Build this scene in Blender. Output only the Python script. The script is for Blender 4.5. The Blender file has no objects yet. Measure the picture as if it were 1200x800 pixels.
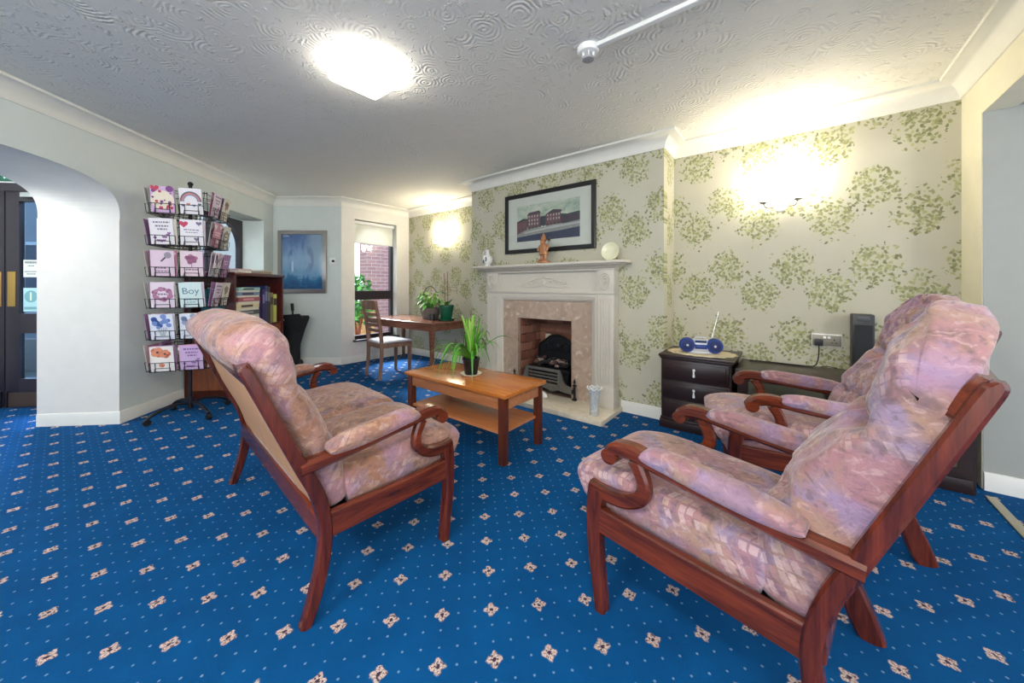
import bpy, bmesh, math, random
from mathutils import Vector, Matrix
random.seed(7)
PI = math.pi
sc = bpy.context.scene
COL = sc.collection

# ---------------------------------------------------------------- camera
# room axes: +X runs to the right along the fireplace wall, +Y runs into it
HC = 1.12
YAW = math.radians(38.18)
cam_data = bpy.data.cameras.new('camera')
cam = bpy.data.objects.new('camera', cam_data)
COL.objects.link(cam)
cam.location = (0, 0, HC)
cam.rotation_euler = (PI/2, 0, YAW)
cam_data.sensor_width = 36
cam_data.lens = 417/1200*36
cam_data.shift_y = -64/1200
cam_data.clip_start = 0.05
sc.camera = cam

# ---------------------------------------------------------------- world, exposure
w = bpy.data.worlds.new('sky')
sc.world = w
w.use_nodes = True
bg = w.node_tree.nodes['Background']
bg.inputs[0].default_value = (0.80, 0.89, 1.0, 1)
bg.inputs[1].default_value = 1.3
sc.view_settings.view_transform = 'Standard'
sc.view_settings.look = 'None'
sc.view_settings.gamma = 1
sc.view_settings.use_curve_mapping = False
sc.view_settings.exposure = 1.15
CEIL_LAMP = 8.0      # emission of the ceiling fittings
WALL_LAMP = 14.0      # emission of the wall-lamp shades
WALL_BULB = 2.7      # watts of each wall-lamp bulb
UNSEEN_LIGHTS = 34.0          # watts of the unseen ceiling lamp and the added fill lights
SUN = 15.0             # hazy sun on the window side of the house

def unseen_light(name, loc, power, color):
    l = bpy.data.lights.new(name, 'POINT'); l.shadow_soft_size = 0.14; l.energy = power; l.color = color
    o = bpy.data.objects.new(name, l); COL.objects.link(o); o.location = loc
    return o
# unseen lamp behind the camera; fill lights added beside, beyond and in the lobby
unseen_light('ceiling_lamp_behind', (-0.9, -1.3, 2.18), UNSEEN_LIGHTS, (1, 0.97, 0.92))
unseen_light('fill_light_beside', (0.35, -0.5, 2.18), UNSEEN_LIGHTS, (1, 0.97, 0.92))
unseen_light('fill_light_beyond', (2.2, 1.2, 1.9), UNSEEN_LIGHTS*0.8, (1, 0.94, 0.86))
unseen_light('fill_light_lobby', (-4.5, -1.0, 2.2), UNSEEN_LIGHTS*0.7, (0.9, 0.95, 1.0))
sun_data = bpy.data.lights.new('sun', 'SUN')
sun_data.energy = SUN; sun_data.angle = math.radians(25); sun_data.color = (0.92, 0.96, 1.0)
sun = bpy.data.objects.new('sun', sun_data); COL.objects.link(sun)
sun.location = (-8, 2, 6)
sun.rotation_euler = Vector((1, -0.12, -0.75)).to_track_quat('-Z', 'Y').to_euler()

# ---------------------------------------------------------------- helpers
def lin(c):
    c = c/255
    return c/12.92 if c <= 0.04045 else ((c+0.055)/1.055)**2.4
def rgb(r, g, b): return (lin(r), lin(g), lin(b), 1)

def cr(pts, n=6):
    """catmull-rom through tuples of any length"""
    if len(pts) < 3: 
        a, b = pts
        return [tuple(a[k]+(b[k]-a[k])*i/n for k in range(len(a))) for i in range(n+1)]
    P = [pts[0]]+list(pts)+[pts[-1]]
    out = []
    for i in range(1, len(P)-2):
        for j in range(n):
            t = j/n
            out.append(tuple(0.5*((2*P[i][k])+(-P[i-1][k]+P[i+1][k])*t+(2*P[i-1][k]-5*P[i][k]+4*P[i+1][k]-P[i+2][k])*t*t
                       +(-P[i-1][k]+3*P[i][k]-3*P[i+1][k]+P[i+2][k])*t**3) for k in range(len(pts[0]))))
    out.append(tuple(pts[-1]))
    return out

class B:
    """collects shapes and links them as ONE mesh object"""
    def __init__(s): s.v, s.f, s.mi, s.cur = [], [], [], 0
    def mat(s, i): s.cur = i; return s
    def add(s, v, f):
        o = len(s.v)
        s.v += [tuple(p) for p in v]
        s.f += [tuple(i+o for i in q) for q in f]
        s.mi += [s.cur]*len(f)
        return s
    def box(s, x0, x1, y0, y1, z0, z1, bev=0, seg=2, M=None):
        bm = bmesh.new()
        bmesh.ops.create_cube(bm, size=1)
        for v in bm.verts:
            v.co = Vector(((x0+x1)/2+v.co.x*(x1-x0), (y0+y1)/2+v.co.y*(y1-y0), (z0+z1)/2+v.co.z*(z1-z0)))
        if bev: bmesh.ops.bevel(bm, geom=bm.edges[:], offset=bev, segments=seg, affect='EDGES', profile=0.6)
        if M: bmesh.ops.transform(bm, matrix=M, verts=bm.verts[:])
        bm.verts.index_update()
        s.add([v.co[:] for v in bm.verts], [[v.index for v in f.verts] for f in bm.faces])
        bm.free(); return s
    def ring(s, rings, caps=True, closed=False):
        n = len(rings[0]); v = [p for r in rings for p in r]; f = []
        m = len(rings)
        for i in range(m if closed else m-1):
            for j in range(n):
                a, b = i*n+j, i*n+(j+1) % n
                c, d = ((i+1) % m)*n+(j+1) % n, ((i+1) % m)*n+j
                f.append((a, b, c, d))
        if caps and not closed:
            f.append(tuple(range(n-1, -1, -1))); f.append(tuple((m-1)*n+j for j in range(n)))
        return s.add(v, f)
    def lathe(s, prof, c=(0, 0, 0), n=24, sx=1, sy=1):
        return s.ring([[(c[0]+r*sx*math.cos(2*PI*j/n), c[1]+r*sy*math.sin(2*PI*j/n), c[2]+z) for j in range(n)] for r, z in prof])
    def tube(s, pts, r, n=8, closed=False):
        pts = [Vector(p) for p in pts]
        rs = r if isinstance(r, (list, tuple)) else [r]*len(pts)
        rings = []; nrm = None
        for i, p in enumerate(pts):
            if closed: t = pts[(i+1) % len(pts)]-pts[i-1]
            else: t = pts[min(i+1, len(pts)-1)]-pts[max(i-1, 0)]
            t.normalize()
            if nrm is None:
                nrm = t.orthogonal().normalized()
            else:
                nrm = (nrm-t*nrm.dot(t))
                nrm = nrm.normalized() if nrm.length > 1e-6 else t.orthogonal().normalized()
            b = t.cross(nrm)
            rings.append([p+(nrm*math.cos(2*PI*j/n)+b*math.sin(2*PI*j/n))*rs[i] for j in range(n)])
        return s.ring(rings, closed=closed)
    def cyl(s, p0, p1, r0, r1=None, n=14): return s.tube([p0, p1], [r0, r0 if r1 is None else r1], n)
    def ball(s, c, r, n=14, m=9, jit=0, seed=0):
        rx, ry, rz = r if isinstance(r, (tuple, list)) else (r, r, r)
        rnd = random.Random(seed)
        rings = []
        for i in range(m+1):
            ph = PI*(0.02+0.96*i/m)
            rings.append([(c[0]+rx*math.sin(ph)*math.cos(2*PI*j/n)*(1+rnd.uniform(-jit, jit)),
                           c[1]+ry*math.sin(ph)*math.sin(2*PI*j/n)*(1+rnd.uniform(-jit, jit)), c[2]-rz*math.cos(ph)) for j in range(n)])
        return s.ring(rings)
    def prism(s, poly, ax, a0, a1):
        """polygon extruded along an axis: x -> (y,z), y -> (x,z), z -> (x,y)"""
        g = {'x': lambda p, a: (a, p[0], p[1]), 'y': lambda p, a: (p[0], a, p[1]), 'z': lambda p, a: (p[0], p[1], a)}[ax]
        return s.ring([[g(p, a0) for p in poly], [g(p, a1) for p in poly]])
    def plank(s, path, x0, x1, ch=0.006, n=6):
        """path of (y, z, width): a sawn, curved board in the y-z plane"""
        P = cr(path, n); rings = []
        for i, (y, z, wd) in enumerate(P):
            a, b = P[max(i-1, 0)], P[min(i+1, len(P)-1)]
            t = Vector((b[0]-a[0], b[1]-a[1])); t.normalize()
            nn = Vector((-t.y, t.x)); h = wd/2
            sec = [(x0+ch, -h), (x1-ch, -h), (x1, -h+ch), (x1, h-ch), (x1-ch, h), (x0+ch, h), (x0, h-ch), (x0, -h+ch)]
            rings.append([(x, y+nn.x*q, z+nn.y*q) for x, q in sec])
        return s.ring(rings)
    def pillow(s, path, x0, x1, px=8, ps=8, nx=26, ns=30, front=None, back=None, side=0.0, ex=0.5):
        """padded cushion: centreline path of (y, z, half thickness) swept across x0..x1"""
        P = cr(path, 10); m = len(P)-1
        def at(t):
            f = t*m; i = min(int(f), m-1); k = f-i
            return [P[i][q]+(P[i+1][q]-P[i][q])*k for q in range(3)]
        S = [0.5-0.5*math.cos(PI*j/ns) for j in range(ns+1)]
        S = [0.5*a+0.5*j/ns for j, a in enumerate(S)]
        rings = []
        for i in range(nx+1):
            u = math.sin(PI/2*(-1+2*i/nx)); u = 0.6*u+0.4*(-1+2*i/nx)
            e = max(0.002, 1-abs(u)**px)**ex
            ra, rb = [], []
            for t in S:
                y, z, h = at(t)
                y1, z1, _ = at(min(t+0.01, 1)); y0, z0, _ = at(max(t-0.01, 0))
                d = Vector((y1-y0, z1-z0)); d.normalize(); nn = Vector((-d.y, d.x))
                k = h*max(0.002, 1-abs(2*t-1)**ps)**ex
                x = (x0+x1)/2+(x1-x0)/2*u*(1-side*abs(2*t-1)**6)
                f1 = k*e*(1+(front(u, t) if front else 0)); f2 = k*e*(1+(back(u, t) if back else 0))
                ra.append((x, y-nn.x*f1, z-nn.y*f1)); rb.append((x, y+nn.x*f2, z+nn.y*f2))
            rings.append(ra+rb[::-1])
        return s.ring(rings)
    def bolster(s, ax0, ax1, front, back, x0, x1, px=5, nx=40, ex=0.45, dent=None, droop=0.0, shrink=0.0, cap=0.1, rc=0.12, boxy=False):
        """upholstered back: outline given as (along, out) pairs off the axis ax0-ax1 in y-z, swept across x0..x1"""
        A = Vector(ax0); d = Vector(ax1)-A; ln = d.length; d.normalize(); nn = Vector((d.y, -d.x))
        if nn.x < 0: nn = -nn
        out = cr(front, 8)+cr(back[::-1], 8)
        rings = []
        for i in range(nx+1):
            u = math.sin(PI/2*(-1+2*i/nx)); u = 0.65*u+0.35*(-1+2*i/nx)
            e = max(0.002, 1-abs(u)**px)**ex
            r = []
            for k, (a, o) in enumerate(out):
                f = dent(u, a, o) if dent else 0
                ac = min(max(a, 0.07), ln-cap)
                oo = max(o+f*min(1, e*1.2), .3*o)*e if o > 0 else (o-f*min(1, e*1.2))*(e**.25 if boxy else e); aa = ac+(a-ac)*e
                tp = max(0, min(1, (a/ln-0.6)/0.4))
                aa -= droop*abs(u)**5*tp
                q = max(0, min(1, (aa-(ln-rc))/rc))
                x = (x0+x1)/2+((x1-x0)/2-rc*(1-math.sqrt(1-q*q*.999)))*u*(1-shrink*tp*tp)
                p = A+d*aa+nn*oo
                r.append((x, p.x, p.y))
            rings.append(r)
        return s.ring(rings)
    def build(s, name, mats, parent=None, loc=(0, 0, 0), rz=0, ang=40, smooth=True):
        me = bpy.data.meshes.new(name)
        me.from_pydata(s.v, [], s.f)
        mats = mats if isinstance(mats, (list, tuple)) else [mats]
        for m in mats: me.materials.append(m)
        me.polygons.foreach_set('material_index', s.mi)
        bm = bmesh.new(); bm.from_mesh(me)
        bmesh.ops.recalc_face_normals(bm, faces=bm.faces[:])
        bm.to_mesh(me); bm.free()
        if smooth:
            me.polygons.foreach_set('use_smooth', [True]*len(me.polygons))
            me.set_sharp_from_angle(angle=math.radians(ang))
        o = bpy.data.objects.new(name, me)
        COL.objects.link(o)
        o.location = loc; o.rotation_euler = (0, 0, rz)
        if parent: o.parent = parent
        return o

def tag(o, label, cat, group=None):
    o['label'] = label; o['category'] = cat
    if group: o['group'] = group
    return o
def thing(name, label, cat, loc=(0, 0, 0), rz=0, group=None):
    o = bpy.data.objects.new(name, None)
    o.empty_display_size = 0.1
    COL.objects.link(o)
    o.location = loc; o.rotation_euler = (0, 0, rz)
    return tag(o, label, cat, group)
def struct(o):
    o['kind'] = 'structure'; return o
def copy_tree(o, parent=None):
    c = o.copy(); COL.objects.link(c)
    if parent: c.parent = parent
    for ch in list(o.children): copy_tree(ch, c)
    return c
def text_into(b, s, size, M):
    cu = bpy.data.curves.new('lettering', 'FONT'); cu.body = s; cu.size = size
    cu.align_x = 'CENTER'; cu.align_y = 'CENTER'; cu.extrude = 0.0004
    o = bpy.data.objects.new('lettering', cu); COL.objects.link(o)
    me = o.to_mesh()
    b.add([M @ v.co for v in me.vertices], [tuple(p.vertices) for p in me.polygons])
    o.to_mesh_clear(); bpy.data.objects.remove(o); bpy.data.curves.remove(cu)

# ---------------------------------------------------------------- materials
class N:
    def __init__(s, name):
        s.m = bpy.data.materials.new(name); s.m.use_nodes = True
        s.t = s.m.node_tree; s.bsdf = s.t.nodes['Principled BSDF']
    def n(s, typ, **kw):
        x = s.t.nodes.new(typ)
        for k, v in kw.items(): setattr(x, k, v)
        return x
    def set(s, node, i, v):
        if v is None: return
        if isinstance(v, bpy.types.NodeSocket): s.t.links.new(v, node.inputs[i])
        else: node.inputs[i].default_value = v
    def math(s, op, a, b=None, c=None):
        x = s.n('ShaderNodeMath', operation=op)
        s.set(x, 0, a); s.set(x, 1, b); s.set(x, 2, c)
        return x.outputs[0]
    def mix(s, f, a, b, blend='MIX'):
        x = s.n('ShaderNodeMix', data_type='RGBA', blend_type=blend)
        s.set(x, 0, f); s.set(x, 6, a); s.set(x, 7, b)
        return x.outputs[2]
    def obj(s): return s.n('ShaderNodeTexCoord').outputs['Object']
    def mapping(s, v, scale=(1, 1, 1), rot=(0, 0, 0), loc=(0, 0, 0)):
        x = s.n('ShaderNodeMapping'); s.set(x, 0, v)
        x.inputs['Scale'].default_value = scale; x.inputs['Rotation'].default_value = rot; x.inputs['Location'].default_value = loc
        return x.outputs[0]
    def noise(s, v, scale, detail=3, rough=0.55, dist=0):
        x = s.n('ShaderNodeTexNoise'); s.set(x, 'Vector', v)
        x.inputs['Scale'].default_value = scale; x.inputs['Detail'].default_value = detail
        x.inputs['Roughness'].default_value = rough; x.inputs['Distortion'].default_value = dist
        return x.outputs['Fac']
    def voro(s, v, scale, dim='3D', metric='EUCLIDEAN', rnd=1, feature='F1'):
        x = s.n('ShaderNodeTexVoronoi', voronoi_dimensions=dim, feature=feature)
        if feature == 'F1': x.distance = metric
        s.set(x, 'Vector', v); x.inputs['Scale'].default_value = scale; x.inputs['Randomness'].default_value = rnd
        return x
    def ramp(s, f, stops, interp='LINEAR'):
        x = s.n('ShaderNodeValToRGB'); x.color_ramp.interpolation = interp
        e = x.color_ramp.elements
        while len(e) < len(stops): e.new(0.5)
        for k, (p, c) in enumerate(stops):
            e[k].position = p; e[k].color = c if len(c) == 4 else (*c, 1)
        s.set(x, 0, f); return x.outputs[0]
    def step(s, v, a, b):
        """smooth 0..1 between a and b (a may exceed b)"""
        x = s.n('ShaderNodeMapRange', interpolation_type='SMOOTHSTEP')
        if a < b: s.set(x, 0, v); x.inputs[1].default_value = a; x.inputs[2].default_value = b; x.inputs[3].default_value = 0; x.inputs[4].default_value = 1
        else: s.set(x, 0, v); x.inputs[1].default_value = b; x.inputs[2].default_value = a; x.inputs[3].default_value = 1; x.inputs[4].default_value = 0
        return x.outputs[0]
    def xyz(s, v):
        x = s.n('ShaderNodeSeparateXYZ'); s.set(x, 0, v); return x.outputs
    def vec(s, a, b, c=0.0):
        x = s.n('ShaderNodeCombineXYZ'); s.set(x, 0, a); s.set(x, 1, b); s.set(x, 2, c); return x.outputs[0]
    def bump(s, h, strength=0.3, dist=0.01):
        x = s.n('ShaderNodeBump'); s.set(x, 'Height', h)
        x.inputs['Strength'].default_value = strength; x.inputs['Distance'].default_value = dist
        s.set(s.bsdf, 'Normal', x.outputs[0])
    def out(s, col, rough=0.5, metal=0, spec=None, **kw):
        s.set(s.bsdf, 'Base Color', col); s.set(s.bsdf, 'Roughness', rough); s.set(s.bsdf, 'Metallic', metal)
        if spec is not None: s.bsdf.inputs['Specular IOR Level'].default_value = spec
        for k, v in kw.items(): s.set(s.bsdf, k.replace('_', ' '), v)
        return s.m

def plain(name, c, rough=0.5, metal=0, var=0.06, scale=9, bump=0, spec=None):
    """a flat colour with slight mottling"""
    s = N(name); v = s.obj()
    f = s.noise(v, scale, 4)
    a = tuple(x*(1-var) for x in c[:3])+(1,); b = tuple(min(1, x*(1+var)) for x in c[:3])+(1,)
    if bump: s.bump(s.noise(v, scale*14, 3), bump, 0.003)
    return s.out(s.mix(f, a, b), rough, metal, spec)
def wood(name, dark, light, rough=0.28, axis='y', scale=1.0, coat=0.25):
    s = N(name); v = s.obj()
    sc_ = {'x': (1.2, 14, 14), 'y': (14, 1.2, 14), 'z': (14, 14, 1.2)}[axis]
    mv = s.mapping(v, tuple(k*scale for k in sc_))
    g = s.noise(mv, 2.2, 6, 0.62, 0.7)
    fine = s.noise(s.mapping(v, tuple(k*scale*5 for k in sc_)), 3, 2)
    f = s.math('ADD', s.math('MULTIPLY', g, 0.8), s.math('MULTIPLY', fine, 0.2))
    col = s.ramp(f, [(0.32, dark), (0.68, light)])
    s.bump(fine, 0.05, 0.002)
    return s.out(col, rough, Coat_Weight=coat, Coat_Roughness=0.15)
def glass(name, tint=(1, 1, 1, 1), gloss=0.08, alpha=0.9):
    s = N(name)
    tr = s.n('ShaderNodeBsdfTransparent'); tr.inputs[0].default_value = tint
    gl = s.n('ShaderNodeBsdfGlossy'); gl.inputs[1].default_value = 0.03
    fr = s.n('ShaderNodeFresnel'); fr.inputs[0].default_value = 1.45
    front = s.math('SUBTRACT', 1.0, s.n('ShaderNodeNewGeometry').outputs['Backfacing'])
    mx = s.n('ShaderNodeMixShader')
    s.set(mx, 0, s.math('MULTIPLY', front, fr.outputs[0])); s.set(mx, 1, tr.outputs[0]); s.set(mx, 2, gl.outputs[0])
    s.t.links.new(mx.outputs[0], s.t.nodes['Material Output'].inputs[0])
    return s.m
def emit(name, c, strength):
    s = N(name)
    s.bsdf.inputs['Base Color'].default_value = (0.9, 0.9, 0.88, 1)
    s.bsdf.inputs['Emission Color'].default_value = c; s.bsdf.inputs['Emission Strength'].default_value = strength
    s.bsdf.inputs['Roughness'].default_value = 0.4
    return s.m

def carpet_mat():
    s = N('blue flowered carpet'); x, y, z = s.xyz(s.obj())
    r2 = math.sqrt(0.5); T = 0.168
    X0, Y0 = -0.94, 0.808
    p = s.math('MULTIPLY', s.math('ADD', s.math('SUBTRACT', x, X0), s.math('SUBTRACT', y, Y0)), r2)
    q = s.math('MULTIPLY', s.math('SUBTRACT', s.math('SUBTRACT', y, Y0), s.math('SUBTRACT', x, X0)), r2)
    def cell(a, T): return s.math('MULTIPLY', s.math('SUBTRACT', s.math('FRACT', s.math('ADD', s.math('DIVIDE', a, T), 0.5)), 0.5), T)
    a, b = cell(p, T), cell(q, T)
    wob = s.math('MULTIPLY', s.math('SUBTRACT', s.noise(s.obj(), 90, 3), 0.5), 0.020)
    r = s.math('ADD', s.math('SQRT', s.math('ADD', s.math('MULTIPLY', a, a), s.math('MULTIPLY', b, b))), wob)
    th = s.math('ARCTAN2', b, a)
    lobe = s.math('MULTIPLY_ADD', s.math('COSINE', s.math('MULTIPLY', th, 4)), 0.0042, 0.0205)
    d = s.math('SUBTRACT', r, lobe)
    petal = s.step(d, 0.003, -0.003)
    core = s.step(r, 0.0075, 0.0045)
    vein = s.math('MULTIPLY', s.step(s.math('ABSOLUTE', s.math('SINE', s.math('MULTIPLY', th, 4))), 0.55, 0.2), s.step(s.math('ABSOLUTE', s.math('SUBTRACT', r, 0.014)), 0.006, 0.003))
    dark = s.math('MAXIMUM', core, s.math('MAXIMUM', s.math('MULTIPLY', vein, 0.6), s.step(s.noise(s.mapping(s.obj(), loc=(3, 1, 0)), 120, 2), .54, .62)))
    a3, b3 = cell(p, T/3), cell(q, T/3)
    r3 = s.math('ADD', s.math('SQRT', s.math('ADD', s.math('MULTIPLY', a3, a3), s.math('MULTIPLY', b3, b3))), s.math('MULTIPLY', wob, 0.22))
    dot = s.math('MULTIPLY', s.step(r3, 0.0046, 0.003), s.step(r, 0.035, 0.045))
    n1 = s.noise(s.obj(), 7, 4); n2 = s.noise(s.obj(), 420, 2)
    base = s.mix(n1, rgb(0, 66, 116), rgb(0, 88, 148))
    base = s.mix(s.math('MULTIPLY', s.math('SUBTRACT', n2, 0.3), 0.7), base, rgb(0, 40, 90))
    c = s.mix(s.math('MULTIPLY', dot, 0.6), base, rgb(130, 165, 195))
    c = s.mix(petal, c, s.mix(s.step(n2, .3, .7), rgb(140, 120, 130), rgb(236, 214, 196)))
    c = s.mix(s.math('MULTIPLY', dark, petal), c, rgb(62, 44, 62))
    s.bump(n2, 0.5, 0.004)
    return s.out(c, 0.95, spec=0.15)

def paper_mat(axis):
    s = N('sprigged wallpaper '+axis); x, y, z = s.xyz(s.obj()); u = x if axis == 'x' else y
    def lat(x0, z0):
        def c(a, o, T): return s.math('MULTIPLY', s.math('SUBTRACT', s.math('FRACT', s.math('ADD', s.math('DIVIDE', s.math('SUBTRACT', a, o), T), 0.5)), 0.5), T)
        a, b = c(u, x0, 0.44), c(z, z0, 0.545)
        return s.math('SQRT', s.math('ADD', s.math('MULTIPLY', a, a), s.math('MULTIPLY', s.math('MULTIPLY', b, b), 0.8)))
    r = s.math('MINIMUM', lat(0.225, 1.077), lat(0.448, 1.27))
    uz = s.vec(u, z)
    r = s.math('ADD', r, s.math('MULTIPLY', s.math('SUBTRACT', s.noise(uz, 15, 4, .65), 0.5), 0.15))
    mask = s.step(r, 0.165, 0.075)
    cols, fac = None, None
    base = s.mix(s.noise(uz, 5, 3), rgb(180, 176, 156), rgb(193, 189, 171))
    c = base
    for k, (rot, seed) in enumerate(((0.6, 0), (-0.7, 3.3), (1.6, 7.7))):
        v = s.voro(s.mapping(s.mapping(uz, rot=(0, 0, rot)), (34, 56, 1), (0, 0, 0), (seed, seed*2, 0)), 1, '2D')
        cr_, cg, cb = s.xyz(v.outputs['Color'])
        leaf = s.step(v.outputs['Distance'], 0.50, 0.38)
        on = s.math('LESS_THAN', cr_, s.math('MULTIPLY', mask, 0.46))
        lc = s.ramp(cg, [(0.1, rgb(88, 92, 60)), (0.5, rgb(124, 126, 82)), (0.95, rgb(166, 166, 116))])
        c = s.mix(s.math('MULTIPLY', s.math('MULTIPLY', leaf, on), 0.85), c, lc)
    c = s.mix(s.math('MULTIPLY', mask, 0.22), c, rgb(184, 184, 136))
    return s.out(c, 0.7, spec=0.3)

def artex_mat(name, c, swirl=True):
    s = N(name); v = s.obj()
    if swirl:
        x, y, z = s.xyz(v)
        vo = s.voro(s.vec(x, y), 6.5, '2D')
        wob = s.noise(v, 14, 2)
        ph = s.math('ADD', s.math('MULTIPLY', vo.outputs['Distance'], 40), s.math('MULTIPLY', wob, 9))
        rings = s.math('MULTIPLY', s.math('SINE', ph), s.step(s.noise(v, 8, 3), 0.46, 0.62))
        blob = s.step(s.noise(v, 26, 3), 0.58, 0.72)
        h = s.math('ADD', s.math('MULTIPLY', rings, 0.5), s.math('MULTIPLY', blob, 1.6))
        s.bump(h, 0.7, 0.006)
    else:
        s.bump(s.noise(v, 120, 3), 0.6, 0.006)
    f = s.noise(v, 3, 3)
    return s.out(s.mix(f, tuple(k*0.96 for k in c[:3])+(1,), c), 0.75, spec=0.3)

def fabric_mat(name, warm):
    """crushed-velvet abstract print: pink, peach, lilac with pale little squares"""
    s = N(name); v = s.obj()
    n1 = s.noise(s.mapping(v, (1, 1, 1), (0.4, 0.3, 0.7)), 6.5, 3, 0.55, 0.8)
    n2 = s.noise(s.mapping(v, (1, 1, 1), (1.1, 0.2, 0.3), (3, 5, 1)), 9, 3, 0.5, 0.6)
    if warm:
        a, b, c3, d = rgb(150, 106, 84), rgb(160, 122, 108), rgb(142, 116, 128), rgb(104, 82, 74)
    else:
        a, b, c3, d = rgb(158, 126, 112), rgb(156, 114, 120), rgb(142, 124, 148), rgb(108, 88, 86)
    col = s.mix(s.step(n1, 0.36, 0.58), a, b)
    col = s.mix(s.step(n2, 0.50, 0.66), col, c3)
    col = s.mix(s.math('MULTIPLY', s.step(s.noise(s.mapping(v, loc=(7, 1, 2)), 12, 3), 0.56, 0.70), 0.75), col, d)
    sm = s.noise(s.mapping(v, (1, 1, 1.6), (0.3, 0.2, 0.9), (2, 2, 8)), 24, 4, 0.62, 0.9)
    col = s.mix(s.math('MULTIPLY', s.step(sm, 0.54, 0.66), 0.62), col, rgb(104, 88, 92) if not warm else rgb(98, 78, 70))
    col = s.mix(s.math('MULTIPLY', s.step(sm, 0.46, 0.34), 0.50), col, rgb(194, 164, 160) if not warm else rgb(196, 164, 140))
    lil = s.noise(s.mapping(v, (1, 1, 1), (0.3, 0.2, 0.9), (9, 3, 1)), 5, 2)
    col = s.mix(s.math('MULTIPLY', s.step(lil, 0.52, 0.64), 0.5), col, rgb(156, 128, 160) if not warm else rgb(172, 128, 146))
    # little squares set on the slant, in patches
    x, y, z = s.xyz(v)
    flat = s.vec(s.math('ADD', x, y), s.math('SUBTRACT', z, s.math('MULTIPLY', y, 0.8)))
    vo = s.voro(s.mapping(flat, (1, 1, 1), (0, 0, 0.7)), 36, '2D', 'CHEBYCHEV', 0.22)
    k, k2, k3 = s.xyz(vo.outputs['Color'])
    patch = s.step(s.noise(s.mapping(v, loc=(1, 9, 4)), 5.5, 2), 0.52, 0.60)
    sq = s.math('MULTIPLY', patch, s.step(vo.outputs['Distance'], 0.42, 0.36))
    sc_ = s.ramp(k, [(0, rgb(216, 190, 186)), (0.30, rgb(196, 168, 170)), (0.45, rgb(112, 92, 116)), (0.65, rgb(176, 130, 130)), (0.85, rgb(206, 176, 158))], 'CONSTANT')
    col = s.mix(s.math('MULTIPLY', sq, 0.30 if warm else 0.42), col, sc_)
    # brushed streaks
    st = s.noise(s.mapping(v, (6, 60, 60), (0.2, 0.1, 0.5)), 1.2, 3)
    col = s.mix(s.math('MULTIPLY', s.step(st, 0.54, 0.68), 0.42), col, rgb(120, 96, 116))
    wr = s.noise(s.mapping(v, (1, 1, 1), (0.2, 0.5, 0.1)), 14, 4, 0.6, 1.2)
    s.bump(s.math('ADD', wr, s.math('MULTIPLY', s.noise(v, 500, 1), 0.06)), 0.55 if warm else 0.35, 0.02)
    return s.out(col, 0.8, spec=0.25, Sheen_Weight=0.3, Sheen_Roughness=0.4)

M = {}
M['wall'] = plain('pale grey green emulsion', rgb(210, 216, 210), 0.6)
M['pillar'] = plain('warm white emulsion', rgb(222, 218, 210), 0.6)
M['grey_wall'] = plain('blue grey emulsion', rgb(156, 158, 151), 0.65)
M['cream'] = plain('cream emulsion', rgb(226, 220, 196), 0.55)
M['white'] = plain('white gloss paint', rgb(226, 224, 216), 0.35)
M['cornice'] = plain('white coving paint', rgb(224, 222, 212), 0.5)
M['mantel'] = plain('pale stone paint', rgb(202, 195, 182), 0.4)
M['carpet'] = carpet_mat()
M['paperx'] = paper_mat('x'); M['papery'] = paper_mat('y')
M['artex'] = artex_mat('swirled plaster ceiling', rgb(226, 223, 214))
M['stipple'] = artex_mat('stippled plaster ceiling', rgb(170, 165, 148), False)
M['fab'] = fabric_mat('pink lilac velvet', False)
M['fabw'] = fabric_mat('peach pink velvet', True)
M['mah'] = wood('mahogany', rgb(50, 17, 10), rgb(122, 52, 26), 0.25, 'y')
M['mahz'] = wood('mahogany upright', rgb(46, 15, 10), rgb(112, 46, 26), 0.25, 'z')
M['mahx'] = wood('mahogany rail', rgb(50, 17, 10), rgb(122, 52, 26), 0.25, 'x')
M['teak'] = wood('honey teak', rgb(168, 90, 34), rgb(206, 130, 60), 0.22, 'x')
M['teakleg'] = wood('dark teak leg', rgb(70, 28, 14), rgb(104, 48, 24), 0.3, 'z')
M['shelfwood'] = wood('mid teak', rgb(166, 98, 56), rgb(198, 132, 84), 0.3, 'x')
M['darkwood'] = wood('dark stained oak', rgb(26, 14, 12), rgb(52, 28, 22), 0.35, 'x')
M['case'] = wood('reddish bookcase wood', rgb(62, 20, 22), rgb(98, 36, 34), 0.3, 'x')
M['casepanel'] = wood('orange brown panel', rgb(112, 54, 26), rgb(150, 80, 42), 0.35, 'z')
M['desk'] = wood('reddish desk wood', rgb(92, 54, 42), rgb(140, 92, 72), 0.2, 'x')
M['chairwood'] = wood('grey brown chair wood', rgb(104, 74, 62), rgb(150, 112, 92), 0.35, 'z')
M['frame_dark'] = plain('dark brown door paint', rgb(44, 36, 44), 0.35)
M['brass'] = plain('brass', rgb(196, 156, 86), 0.35, 0.9)
M['black'] = plain('black plastic', rgb(24, 24, 26), 0.4)
M['blackcloth'] = plain('black cloth', rgb(22, 24, 28), 0.75)
M['wire'] = plain('black wire', rgb(28, 26, 34), 0.4, 0.4)
M['chrome'] = plain('chrome', rgb(210, 210, 212), 0.2, 1)
M['silver'] = plain('silver frame', rgb(170, 164, 160), 0.3, 0.8)
M['white_plastic'] = plain('white plastic', rgb(232, 232, 228), 0.35)
M['glass'] = glass('window glass', (0.93, 0.96, 0.98, 1))
M['doorglass'] = glass('door glass', (0.40, 0.52, 0.66, 1))
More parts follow.
